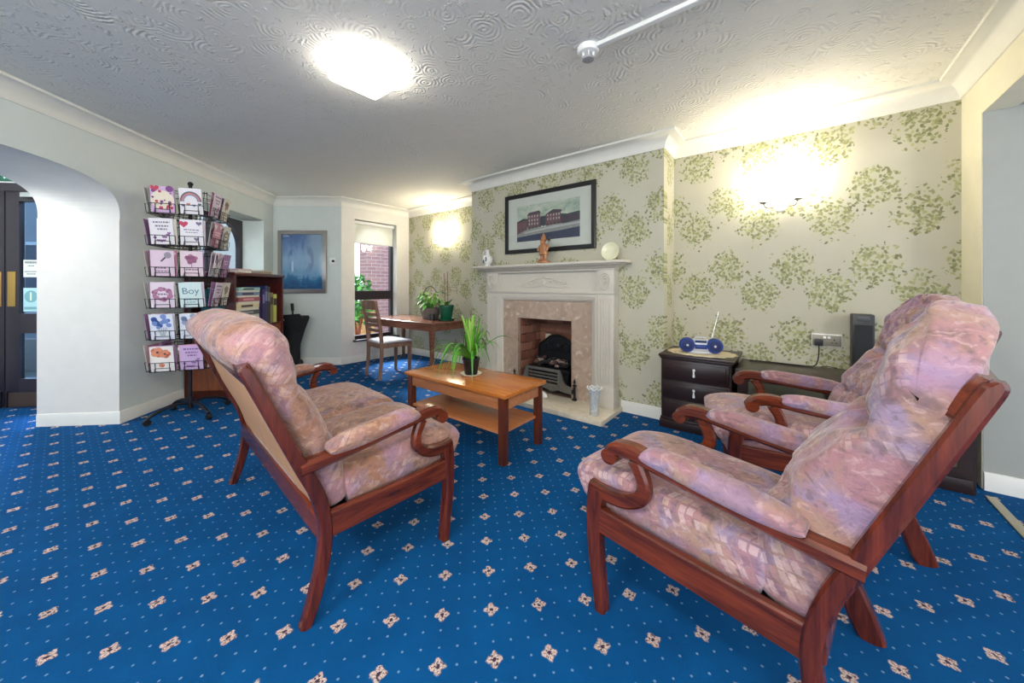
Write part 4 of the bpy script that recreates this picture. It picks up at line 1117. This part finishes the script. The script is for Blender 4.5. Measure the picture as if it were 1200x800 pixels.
def broad_leaf(b, base, tip, width, m, cup=.2):
    p, q = Vector(base), Vector(tip); d = q-p; s_ = d.cross(Vector((0, 0, 1)))
    if s_.length < 1e-4: s_ = Vector((1, 0, 0))
    s_.normalize(); up = s_.cross(d).normalized(); n = 7; V, F = [], []
    for i in range(n+1):
        t = i/n; c = p+d*t+Vector((0, 0, 1))*d.length*.18*math.sin(PI*t)-Vector((0, 0, 1))*d.length*.15*t*t
        wd = width*math.sin(PI*min(1, t**.8))**.8 if 0 < t < 1 else .0006
        V += [c-s_*wd+up*wd*cup, c, c+s_*wd+up*wd*cup]
    for i in range(n):
        for k in range(2): F.append((i*3+k, i*3+k+1, i*3+k+4, i*3+k+3))
    b.mat(m); b.add(V, F)
b = B(); rnd = random.Random(11); stems = B()
for k in range(46):
    az = rnd.uniform(0, 2*PI); r0 = rnd.uniform(.02, .13); h0 = .16+rnd.uniform(.02, .17); p = (r0*math.cos(az), r0*.8*math.sin(az), h0)
    l = rnd.uniform(.11, .19); el = rnd.uniform(-.35, .55)
    broad_leaf(b, p, (p[0]+l*math.cos(az)*math.cos(el), p[1]+l*math.sin(az)*math.cos(el), p[2]+l*math.sin(el)), rnd.uniform(.018, .034), rnd.choice((0, 0, 1, 2)))
    stems.tube([(r0*.3*math.cos(az), r0*.3*math.sin(az), .125), p], .003, 5)
b.build('leaves', SG[:3], bk_); stems.build('stems', SG[1], bk_)
gp = thing('orchid_pot', 'green plastic pot with two tall canes and a small orchid on the alcove table', 'plant', (-3.60, 3.17, DZ+.001))
GP = plain('green plastic', rgb(10, 88, 62), .35)
b = B(); b.lathe([(.085, 0), (.098, .004), (.104, .022), (.098, .022), (.086, .01), (.001, .008)], n=28); b.build('saucer', GP, gp)
b = B(); b.lathe([(.070, .010), (.072, .012), (.093, .165), (.100, .168), (.100, .196), (.090, .196), (.088, .165), (.001, .16)], n=28); b.build('pot', GP, gp)
b = B(); b.tube([(-.02, 0, .15), (-.045, 0, .62)], .005, 7); b.tube([(.02, .01, .15), (.012, .01, .64)], .005, 7); b.tube([(-.02, .005, .44), (.17, .03, .43)], .003, 6); b.tube([(.012, .01, .40), (.17, .03, .385)], .003, 6); b.tube([(.17, .03, .44), (.17, .03, .35)], .003, 6)
b.build('canes', M['chairwood'], gp)
b = B()
for az, l, el, wd in ((.2, .16, .5, .022), (.7, .14, .8, .02), (3.2, .05, .7, .016), (-.5, .15, .35, .02), (2.4, .05, .9, .016)):
    broad_leaf(b, (0, 0, .165), (l*math.cos(az), l*math.sin(az), .165+l*math.sin(el)+.05), wd, 1)
b.build('leaves', SG, gp)
o = thing('dark_cup', 'small dark cup between the wicker basket and the green pot', 'cup', (-3.745, 3.05, DZ+.001))
B().lathe([(.025, 0), (.034, .004), (.038, .075), (.036, .078), (.033, .073), (.028, .01), (.001, .008)], n=22).build('cup_body', M['black'], o)
b = B(); b.tube([(.035, 0, .06), (.058, 0, .055), (.056, 0, .028), (.034, 0, .02)], .005, 7); b.build('handle', M['black'], o)
# ================================================================ RIGHT ALCOVE: CHEST, CABINET, RADIO
DW = M['darkwood']
CH0, CH1, CHY = -.838, -.33, 2.985
cd = thing('chest_of_drawers', 'dark three-drawer chest with small white drop handles beside the chimney breast', 'chest of drawers', ((CH0+CH1)/2, CHY, 0))
hw = (CH1-CH0)/2; dp = RY-.02-CHY
B().box(-hw+.012, hw-.012, .012, dp, 0.06, .552).build('carcass', DW, cd)
b = B(); b.box(-hw, hw, 0, dp, 0, .065, .004); b.box(-hw+.004, hw-.004, .004, dp, .065, .085, .008); b.build('plinth', DW, cd)
b = B(); b.box(-hw-.004, hw+.012, -.016, dp, .566, .588, .006); b.box(-hw+.004, hw, -.004, dp, .550, .568, .006); b.build('top', DW, cd)
for z0, z1 in ((.392, .545), (.245, .382), (.095, .235)):
    b = B(); b.box(-hw+.025, hw-.025, -.002, .02, z0, z1, .004); b.box(-hw+.045, hw-.045, -.006, .0, z0+.02, z1-.02, .004)
    d = b.build('drawer', DW, cd)
    b = B(); zc = (z0+z1)/2
    b.ball((0, -.014, zc+.018), (.010, .012, .010), 12, 8); b.tube([(0, -.018, zc+.015), (0, -.022, zc-.005), (0, -.018, zc-.026)], [.005, .006, .009], 8); b.ball((0, -.018, zc-.03), (.009, .008, .008), 10, 6)
    b.build('drop_handle', M['white_plastic'], d)
LC0, LC1 = -.31, .775
lc = thing('low_cabinet', 'long low dark wooden cabinet with grey glass doors along the right alcove wall', 'cabinet', ((LC0+LC1)/2, 3.01, 0))
hw = (LC1-LC0)/2; dp = RY-.02-3.01
b = B(); b.box(-hw, hw, .02, dp, .0, .08); b.box(-hw, -hw+.03, .02, dp, .08, .50); b.box(hw-.03, hw, .02, dp, .08, .50); b.box(-hw+.01, hw-.01, dp-.02, dp-.002, .09, .5); b.box(-hw+.01, hw-.01, .022, dp-.01, .08, .1); b.box(-.015, .015, .03, dp, .1, .5)
b.build('carcass', DW, lc)
B().box(-hw-.01, hw+.01, -.01, dp, .50, .535, .008).build('top', DW, lc)
B().box(-hw+.01, hw-.01, .015, dp, 0, .075, .004).build('plinth', DW, lc)
SMOKE = plain('grey green smoked glass', rgb(92, 92, 76), .12)
for sx in (-1, 1):
    x0, x1 = sorted((sx*.02, sx*(hw-.02)))
    b = B(); b.box(x0, x1, .0, .02, .095, .14); b.box(x0, x1, .0, .02, .455, .495); b.box(x0, x0+.045, .0, .02, .14, .455); b.box(x1-.045, x1, .0, .02, .14, .455)
    d = b.build('door', DW, lc)
    B().box(x0+.04, x1-.04, .008, .014, .135, .46).build('door_glass', SMOKE, d)
    B().ball((sx*.04, -.012, .30), .011, 10, 7).build('knob', M['brass'], d)
# doily and radio
LACE = plain('cream lace cloth', rgb(214, 198, 166), .9, 0, .1, 60, .3)
b = B(); rings = []
n = 64; pr = [(.0, .588+.001), (1, .588+.001), (1.0, .5935), (0.0, .5935)]
poly = [(-.575+(.245+.010*math.cos(16*a))*math.cos(a), 3.19+(.185+.010*math.cos(16*a))*math.sin(a)) for a in [2*PI*k/n for k in range(n)]]
o = b.prism(poly, 'z', .5895, .594).build('lace_doily', LACE); tag(o, 'cream oval lace doily under the radio on the chest', 'doily')
bx = thing('portable_radio', 'silver portable radio with two round blue speakers on the chest', 'radio', (-.575, 3.16, .5945), .30)
RSC = .82
SILV = plain('silver plastic', rgb(206, 208, 216), .3, .1); BLU = plain('blue plastic', rgb(24, 56, 132), .35); BLD = plain('deep blue mesh', rgb(14, 34, 92), .5)
b = B()
b.pillow([(.0, .012, .02), (.0, .03, .055), (.0, .07, .062), (.0, .11, .052), (.0, .132, .02)], -.165, .165, 6, 4, 20, 20)
b.box(-.12, .12, -.045, .05, 0, .02, .006); b.build('case', SILV, bx)
for sx in (-1, 1):
    def disc(b, r, y0, y1, rr=None):
        tmp = B().lathe([(r, 0), (r, .01), (rr or r*.9, .018), (.001, .018)], n=30)
        b.add([(sx*.118+p[0], y0-p[2]*(y0-y1)/.018, .078+p[1]) for p in tmp.v], tmp.f)
    b = B(); disc(b, .072, -.02, -.072, .062); q = b.build('speaker', BLU, bx)
    b = B(); disc(b, .050, -.070, -.078, .02); b.build('speaker_cone', BLD, q)
    b = B(); b.ball((sx*.118, -.080, .078), (.012, .008, .012), 12, 8); b.build('dust_cap', SILV, q)
b = B(); b.pillow([(-.062, .045, .004), (-.066, .065, .010), (-.062, .088, .004)], -.052, .052, 4, 4, 12, 8); b.build('cassette_door', BLU, bx)
b = B(); b.pillow([(-.058, .105, .003), (-.054, .115, .008), (-.045, .125, .003)], -.05, .05, 4, 4, 12, 8); b.build('dial_window', BLD, bx)
b = B(); b.tube([(-.05, -.01, .13), (-.045, -.01, .15), (.045, -.01, .15), (.05, -.01, .13)], .006, 8); b.build('handle', SILV, bx)
b = B(); b.tube([(.10, .03, .12), (.165, .045, .40)], [.0035, .0016], 6); b.build('aerial', M['chrome'], bx)
for ch_ in bx.children_recursive:
    ch_.data.transform(Matrix.Scale(RSC, 4))
# double socket with a plug and cable
so = thing('wall_socket', 'double wall socket with a black plug above the low cabinet', 'socket', (.20, RY, .73))
B().box(-.085, .085, -.014, 0, -.046, .046, .004).build('back_box', M['white_plastic'], so)
B().box(-.08, .08, -.019, -.013, -.041, .038, .003).build('face_plate', plain('grey steel plate', rgb(142, 136, 122), .4, .3), so)
b = B()
for x in (.03, .052): b.box(x-.004, x+.004, -.021, -.0185, -.018, -.012); 
b.box(.038, .044, -.021, -.0185, .0, .012); b.build('pin_holes', M['black'], so)
for x in (-.012, .012): B().box(x-.008, x+.008, -.024, -.018, .014, .030, .002).build('switch', M['white_plastic'], so)
pg = thing('mains_plug', 'black mains plug and cable in the left side of the wall socket', 'plug', (.155, RY-.019, .715))
B().box(-.024, .024, -.034, 0, -.024, .024, .006).build('plug_body', M['black'], pg)
b = B(); b.tube(cr([(0, -.02, -.022), (.0, -.024, -.08), (-.008, -.03, -.14), (-.03, -.05, -.172), (-.10, -.06, -.176), (-.3, -.05, -.176), (-.42, -.06, -.176)], 6), .004, 6); b.tube(cr([(.0, -.05, -.176), (.05, -.04, -.168), (.10, -.03, -.176)], 5), .003, 6)
b.build('cable', M['black'], pg)
sk_ = thing('black_speaker', 'tall slim black speaker on the low cabinet right of the socket', 'speaker', (.375, 3.36, .536))
B().box(-.055, .055, -.05, .06, 0, .40, .008).build('case', M['black'], sk_)
b = B(); b.box(-.045, .045, -.056, -.05, .02, .33, .003); b.build('grille', M['blackcloth'], sk_)
b = B(); b.box(-.03, .03, -.055, -.048, .355, .385, .002); b.build('control_panel', plain('dark grey plastic', rgb(66, 66, 68), .4), sk_)

# ================================================================ BOOKCASE UNDER THE ARCHED WINDOW
BS0, BS1, BD = 3.56, 4.475, .485           # along the arch wall, and its depth
bc = thing('bookcase', 'reddish dark wooden bookcase of games and books below the left window', 'bookcase', LLOC, LA)
CA = M['case']
b = B(); b.box(BS0-.015, BS1+.015, -BD-.012, -.02, 1.235, 1.27, .005); b.build('top', CA, bc)
b = B(); b.box(BS0, BS0+.024, -BD, -BD+.09, .08, 1.235); b.box(BS0+.0, BS0+.024, -.06, -.02, .08, 1.235); b.build('end_frame', CA, bc)
B().box(BS0, BS0+.02, -BD+.002, -.02, .02, .66).build('end_panel', M['casepanel'], bc)
B().box(BS1-.024, BS1, -BD, -.02, .0, 1.235).build('far_end', CA, bc)
B().box(BS0, BS1, -.03, -.02, .0, 1.235).build('back', CA, bc)
B().box(BS0, BS1, -BD+.01, -.02, .665, .69, .002).build('shelf', CA, bc)
B().box(BS0, BS1, -BD+.01, -.02, .0, .08).build('plinth', CA, bc)
B().box(BS0+.02, BS1-.02, -BD+.02, -BD+.04, .08, .665).build('cupboard_door', M['casepanel'], bc)
def cmat(c): return plain('cover '+'_'.join(map(str, c)), rgb(*c), .5, 0, .08, 30)
PAPER = cmat((226, 220, 204))
def book(label, s0, s1, d, z0, z1, c, lying=False):
    """a book or boxed game; spine towards the room"""
    o = thing('book' if not lying else 'game_box', label, 'book' if not lying else 'board game', LLOC, LA, 'upright books in the bookcase' if not lying else 'boxed games in the bookcase')
    y0 = -BD+.03
    if lying:
        zs = z0+(z1-z0)*.35
        B().box(s0, s1, y0, y0+d, zs, z1, .002).build('box_lid', cmat(c), o)
        B().box(s0+.003, s1-.003, y0+.003, y0+d-.003, z0, zs+.002).build('box_base', PAPER, o)
        B().box(s0+(s1-s0)*.2, s0+(s1-s0)*.7, y0-.001, y0, zs+(z1-zs)*.25, z1-(z1-zs)*.25).build('title_panel', cmat(tuple(min(255, k+60) for k in c) if sum(c) < 420 else (70, 56, 70)), o)
    else:
        b = B(); b.box(s0, s0+.004, y0, y0+d, z0, z1); b.box(s1-.004, s1, y0, y0+d, z0, z1); b.box(s0, s1, y0, y0+.004, z0, z1); b.build('cover', cmat(c), o)
        B().box(s0+.003, s1-.003, y0+.003, y0+d-.006, z0+.002, z1-.006).build('pages', PAPER, o)
        B().box(s0+.004, s1-.004, y0-.001, y0, z0+(z1-z0)*.6, z0+(z1-z0)*.85).build('title_panel', cmat(tuple(min(255, k+70) for k in c) if sum(c) < 330 else (60, 50, 60)), o)
z = .691
for lab, h_, c, ds in (('white and pink boxed game lying at the bottom of the games stack', .10, (214, 190, 196), 0), ('slate grey boxed game lying above the white one', .075, (84, 84, 86), .01),
                       ('cream boxed game lying in the middle of the stack', .07, (224, 210, 168), -.005), ('dusty red boxed game lying above the cream one', .07, (170, 92, 98), .03),
                       ('blue grey boxed game lying second from the top of the stack', .055, (122, 142, 170), .015), ('pale teal boxed game lying on top of the stack', .05, (150, 196, 192), .03)):
    book(lab, 3.64+ds, 4.03+ds*.4, .30, z, z+h_, c, True); z += h_+.0005
s = 4.085
for lab, t, h_, c in (('dark purple book standing right of the games stack', .05, .40, (58, 44, 92)), ('navy book standing between the purple and brown ones', .05, .44, (44, 56, 110)), ('dark brown book standing in the bookcase', .05, .43, (64, 50, 46)),
                      ('olive green book standing second from the bookcase end', .06, .36, (132, 126, 84)), ('lime yellow book standing at the far end of the bookcase', .07, .34, (196, 198, 96))):
    book(lab, s, s+t, .24, .691, .691+h_, c); s += t+.004
book('teal book standing at the near open end of the bookcase', 3.588, 3.62, .3, .691, 1.10, (26, 118, 134))
def toy(name, label, s0, s1, y0, y1, z0, z1, c, c2):
    o = thing(name, label, 'box', LLOC, LA, 'small boxes on the bookcase top')
    B().box(s0, s1, y0, y1, z0, z1-.012, .002).build('box_base', cmat(c), o)
    B().box(s0-.002, s1+.002, y0-.002, y1+.002, z1-.014, z1, .002).build('box_lid', cmat(c2), o)
toy('card_box', 'white and pink card box lying on the bookcase top, nearer one', 3.76, 3.98, -.40, -.26, 1.2705, 1.315, (222, 216, 214), (206, 170, 176))
toy('card_box', 'grey patterned card box lying on the bookcase top, farther one', 4.12, 4.34, -.42, -.28, 1.2705, 1.315, (150, 140, 130), (196, 188, 176))

# black shopping trolley against the corner wall
tb = thing('trolley_bag', 'black fabric trolley bag with upright handle behind the sofa', 'bag', (-5.30, 1.97, 0), PA-.1)
b = B(); b.ring([[(x0, -h, z), (x0+.03, -h-.02, z), (x1-.03, -h-.02, z), (x1, -h, z), (x1, h, z), (x1-.03, h+.02, z), (x0+.03, h+.02, z), (x0, h, z)] for z, x0, x1, h in ((.08, -.13, .0, .05), (.12, -.15, .02, .06), (.35, -.16, .04, .07), (.55, -.16, .10, .08), (.70, -.16, .17, .07), (.73, -.15, .17, .05))]); b.build('bag_body', M['blackcloth'], tb)
b = B(); b.prism([(-.165, .74), (.14, .765), (.215, .70), (.15, .52), (-.02, .60), (-.165, .58)], 'y', -.115, -.092); b.build('flap', M['blackcloth'], tb)
b = B(); b.tube([(-.09, .10, .05), (-.12, .12, .80)], .012, 8); B().tube([(.0, .10, .05), (-.02, .12, .55)], .010, 8).build('frame_tube', M['black'], tb); b.build('handle_tube', M['black'], tb); B().tube([(-.12, .12, .79), (-.12, .11, .89)], .02, 10).build('grip', M['black'], tb)
b = B(); b.tube([(-.10, -.10, .63), (-.075, -.12, .70), (-.05, -.1, .66), (-.05, -.08, .62)], .012, 8); b.build('strap', M['white_plastic'], tb)
for sx in (-1, 1):
    b = B(); b.tube([(sx*.07-.07-.018, .09, .06), (sx*.07-.07+.018, .09, .06)], .06, 20); b.build('wheel', M['black'], tb)

# ================================================================ CARD RACK
rx_, ry_ = room(-2.82, 3.12)
RZ = math.radians(58.8)
rk = thing('card_rack', 'black wire spinner rack of greeting cards beside the arch', 'card rack', (rx_, ry_, 0), RZ)
WI = M['wire']
b = B(); b.cyl((0, 0, .07), (0, 0, 2.02), .013, n=12); b.ball((0, 0, 2.02), .02); b.cyl((0, 0, .06), (0, 0, .16), .022, n=14); b.build('pole', WI, rk)
for k in range(4):
    a = PI/4+PI/2*k; c, s_ = math.cos(a), math.sin(a)
    b = B(); b.tube(cr([(0, 0, .10), (c*.10, s_*.10, .12), (c*.22, s_*.22, .09), (c*.285, s_*.285, .055)], 5), .012, 8)
    l = b.build('foot', WI, rk)
    b = B(); d = Vector((-s_, c, 0))*.014; p = Vector((c*.285, s_*.285, .026)); b.tube([p-d, p+d], .026, 14); b.build('castor', M['black'], l)
TIERS = [1.725-.258*k for k in range(6)]
PK = .185                                   # offset of a pocket's foot from the pole
def side_m(q): return Matrix.Rotation(PI/2*q, 4, 'Z')
for z in TIERS:
    b = B()
    for q in range(4):
        Mq = side_m(q)
        def P(x, y, zz): return Mq @ Vector((x, y, zz))
        wv_ = .0026
        for xc in (-.094, .094):
            b.tube([P(xc-.082, -PK-.04, z+.07), P(xc+.082, -PK-.04, z+.07)], wv_, 6)
            b.tube([P(xc-.082, -PK-.03, z-.005), P(xc+.082, -PK-.03, z-.005)], wv_, 6)
            b.tube([P(xc-.082, -PK+.04, z-.005), P(xc+.082, -PK+.04, z-.005)], wv_, 6)
            for x in (xc-.082, xc-.045, xc+.045, xc+.082):
                b.tube([P(x, -PK+.04, z-.005), P(x, -PK-.03, z-.005), P(x, -PK-.04, z+.07)], wv_, 6)
            b.tube([P(xc-.05, -PK-.034, z-.005), P(xc-.05, -PK-.035, z+.025), P(xc+.05, -PK-.035, z+.025), P(xc+.05, -PK-.034, z-.005)], wv_, 6)
            for x in (xc-.082, xc+.082): b.tube([P(x, -PK+.04, z-.005), P(x, -PK+.02, z+.2)], wv_, 6)
        b.tube([P(-.18, -PK+.04, z-.005), P(.18, -PK+.04, z-.005)], wv_, 6)
        b.tube([P(-.18, -PK+.04, z-.005), P(0, 0, z+.0)], wv_, 6)
        b.tube([P(-.18, -PK+.021, z+.19), P(.18, -PK+.021, z+.19)], wv_, 6)
        b.tube([P(-.17, -PK+.02, z+.19), P(0, 0, z+.19)], wv_, 6)
    b.build('wire_tier', WI, rk)

CW_, CH_ = .150, .208
cc = {}
def cm(*c):
    if c not in cc: cc[c] = plain('card ink '+'_'.join(map(str, c)), rgb(*c), .5, 0, .05, 40)
    return cc[c]
def design(kind, base, inks):
    """card mesh standing on its lower edge, face towards -y; returns (mesh object data, materials)"""
    b = B(); b.box(-CW_/2, CW_/2, 0, .0022, 0, CH_)
    y = -.0003
    def dsc(m, x, z, r, n=12, sx=1): b.mat(m); b.prism([(x+r*sx*math.cos(2*PI*k/n), z+r*math.sin(2*PI*k/n)) for k in range(n)], 'y', y*(1+m), 0)
    def heart(m, x, z, r): b.mat(m); b.prism([(x+r*.062*16*math.sin(t)**3, z+r*.062*(13*math.cos(t)-5*math.cos(2*t)-2*math.cos(3*t)-math.cos(4*t))) for t in [2*PI*k/20 for k in range(20)]], 'y', y*(1+m), 0)
    def bars(m, z, x0, x1, h_):
        x = x0
        while x < x1:
            l = random.uniform(.008, .02); b.mat(m); b.box(x, min(x+l, x1), y*(1+m), 0, z, z+h_); x += l+.005
    rd = random.Random(kind)
    if kind == 'floral':
        dsc(1, 0, .10, .075, 26)
        for k in range(14): dsc(2+k % 2, rd.uniform(-.06, .06), rd.uniform(.03, .17), rd.uniform(.006, .014), 8)
        heart(2, -.045, .19, .03); dsc(3, .05, .19, .025)
    elif kind == 'rainbow':
        for m, r in ((1, .072), (2, .062), (3, .052), (0, .043)):
            b.mat(m); b.prism([(r*math.cos(PI*k/18), .10+r*1.15*math.sin(PI*k/18)) for k in range(19)], 'y', y*(1+m if m else 5), 0)
        for k in range(4): heart(1+k % 3, -.055+.037*k, .07+.01*(k % 2), .013)
        b.mat(3); b.box(-.03, .03, y*2, 0, .115, .15)
    elif kind == 'text':
        for k, z in enumerate((.17, .14, .115)): bars(1, z, -.05+.012*k, .055-.01*k, .012)
        for k in range(9): heart(2, rd.uniform(-.06, .06), rd.uniform(.02, .09), .012)
    elif kind == 'hearts':
        heart(1, -.05, .17, .03); heart(2, .05, .18, .02); heart(2, .03, .05, .018)
        bars(3, .12, -.05, .05, .01); bars(3, .10, -.04, .04, .008)
    elif kind == 'tool':
        b.mat(1); b.prism([(-.015, .12), (-.005, .115), (.03, .155), (.022, .163)], 'y', y*2, 0); dsc(2, .035, .17, .026, 16, .9); dsc(0, .035, .17, .016, 14)
        bars(3, .06, -.05, .02, .014); bars(3, .035, -.05, .05, .008)
    elif kind == 'posy':
        for k in range(10): dsc(1+k % 2, .025*math.cos(k*2.4)*(.4+k*.09), .14+.028*math.sin(k*2.4)*(.4+k*.09), .017, 9)
        bars(3, .05, -.04, .04, .010); b.mat(3); b.box(-.002, .002, y*2, 0, .07, .12)
    elif kind == 'wreath':
        for k in range(18): a = 2*PI*k/18; dsc(1+k % 2, .052*math.cos(a), .11+.042*math.sin(a), .010+.005*(k % 3), 8)
        bars(3, .105, -.03, .03, .012)
    elif kind == 'boy':
        text_into(b.mat(1), 'Boy', .075, Matrix.Translation((0, y*2, .135)) @ Matrix.Rotation(PI/2, 4, 'X'))
        bars(2, .06, -.05, .05, .009); bars(2, .04, -.03, .03, .007)
    elif kind == 'bouquet':
        for k in range(12): dsc(1+k % 2, rd.uniform(-.05, .05), rd.uniform(.10, .19), rd.uniform(.012, .026), 9)
        for k in range(6): b.mat(3); x = -.03+.012*k; b.prism([(x, .10), (x+.003, .10), (x*.4+.002, .03), (x*.4, .03)], 'y', y*2, 0)
    elif kind == 'poppy':
        for x, z, r in ((-.025, .16, .042), (.02, .145, .036), (-.005, .05, .018)):
            for k in range(5): dsc(1+k % 2, x+r*.5*math.cos(k*1.26), z+r*.45*math.sin(k*1.26), r*.6, 10)
            dsc(3, x, z, r*.22, 8)
    elif kind == 'plain':
        bars(1, .14, -.05, .05, .012); bars(1, .115, -.04, .04, .010); dsc(2, 0, .06, .025, 14)
    return b, [cm(*base)]+[cm(*i) for i in inks]
DES = {}
def card_mesh(key, kind, base, inks):
    if key not in DES:
        b, m = design(kind, base, inks); o = b.build('greeting_card', m, smooth=False); DES[key] = o.data
        bpy.data.objects.remove(o)
    return DES[key]
W_ = (232, 226, 228)
front = [  # two pockets on each of the six tiers of the face towards the room
 (('cream floral card with a red heart and purple flowers', 'floral', (208, 172, 206), ((232, 218, 196), (190, 60, 84), (124, 64, 128))), ('white card with a red and grey rainbow', 'rainbow', W_, ((96, 96, 110), (206, 120, 110), (120, 140, 170)))),
 (('white card with grey lettering and purple hearts', 'text', W_, ((120, 110, 130), (146, 96, 150), (90, 80, 100))), ('white card with red hearts', 'hearts', W_, ((196, 60, 92), (120, 110, 140), (150, 140, 160)))),
 (('pink card with a dark magnifier drawing', 'tool', (222, 196, 210), ((70, 62, 74), (150, 140, 150), (140, 100, 130))), ('pink card with a mauve posy', 'posy', (224, 200, 208), ((176, 104, 138), (150, 90, 120), (130, 90, 110)))),
 (('pale pink card with a flower wreath', 'wreath', (228, 210, 220), ((150, 90, 120), (176, 120, 150), (120, 100, 110))), ('mint card reading Boy', 'boy', (206, 224, 222), ((96, 128, 140), (120, 150, 160)))),
 (('white card with blue flowers', 'bouquet', (222, 224, 234), ((70, 100, 170), (120, 146, 200), (90, 120, 90))), ('pale card with grey blue flowers', 'bouquet', (214, 218, 228), ((120, 136, 170), (150, 160, 186), (110, 130, 110)))),
 (('white card with orange poppies', 'poppy', (236, 228, 220), ((206, 112, 84), (226, 146, 110), (90, 60, 50))), ('lilac card with small flowers', 'text', (200, 170, 206), ((120, 80, 140), (150, 110, 160)))),
]
tn = ['top', 'second', 'third', 'fourth', 'fifth', 'bottom']
side_d = [('plain', (170, 124, 168), ((210, 190, 210), (190, 150, 180))), ('text', (222, 206, 218), ((130, 100, 130), (170, 120, 150))), ('posy', (226, 218, 206), ((170, 150, 130), (150, 130, 110), (120, 110, 90))),
          ('hearts', (206, 140, 160), ((232, 210, 216), (240, 226, 226), (230, 214, 214))), ('wreath', (216, 212, 204), ((120, 116, 100), (150, 130, 120), (110, 96, 90))), ('bouquet', (224, 212, 218), ((150, 120, 150), (176, 150, 170), (110, 120, 100)))]
sn = {0: 'front', 1: 'right', 3: 'left'}
RM = Matrix.Translation((rx_, ry_, 0)) @ Matrix.Rotation(RZ, 4, 'Z')
def put_card(me, q, xc, dy, z, tilt, roll, label):
    o = bpy.data.objects.new('greeting_card', me); COL.objects.link(o)
    o.matrix_world = RM @ side_m(q) @ Matrix.Translation((xc, -PK+.0+dy, z)) @ Matrix.Rotation(tilt, 4, 'X') @ Matrix.Rotation(roll, 4, 'Y')
    tag(o, label, 'card', 'greeting cards in the wire rack')
rnd = random.Random(3)
for t, z in enumerate(TIERS):
    for q in (0, 1, 3):
        for k, xc in enumerate((-.094, .094)):
            if q == 0: lab, kind, base, inks = front[t][k]
            else:
                kind, base, inks = side_d[(t*2+k+q) % 6]; lab = {'plain': 'purple card', 'text': 'pale mauve card with lettering', 'posy': 'cream card with a beige posy', 'hearts': 'rose card with white hearts', 'wreath': 'beige card with a wreath', 'bouquet': 'blush card with mauve flowers'}[kind]
            pos = '%s tier, %s pocket, %s face' % (tn[t], ('left', 'right')[k], sn[q])
            put_card(card_mesh((kind, base), kind, base, inks), q, xc, -.022, z, .16+rnd.uniform(-.02, .02), rnd.uniform(-.03, .03), lab+', '+pos)
            kind, base, inks = side_d[(t+k*3+q*2+1) % 6]
            put_card(card_mesh((kind, base), kind, base, inks), q, xc+rnd.uniform(-.012, .012), .0, z+.002, .12, rnd.uniform(-.04, .04), 'half hidden card behind another, '+pos)
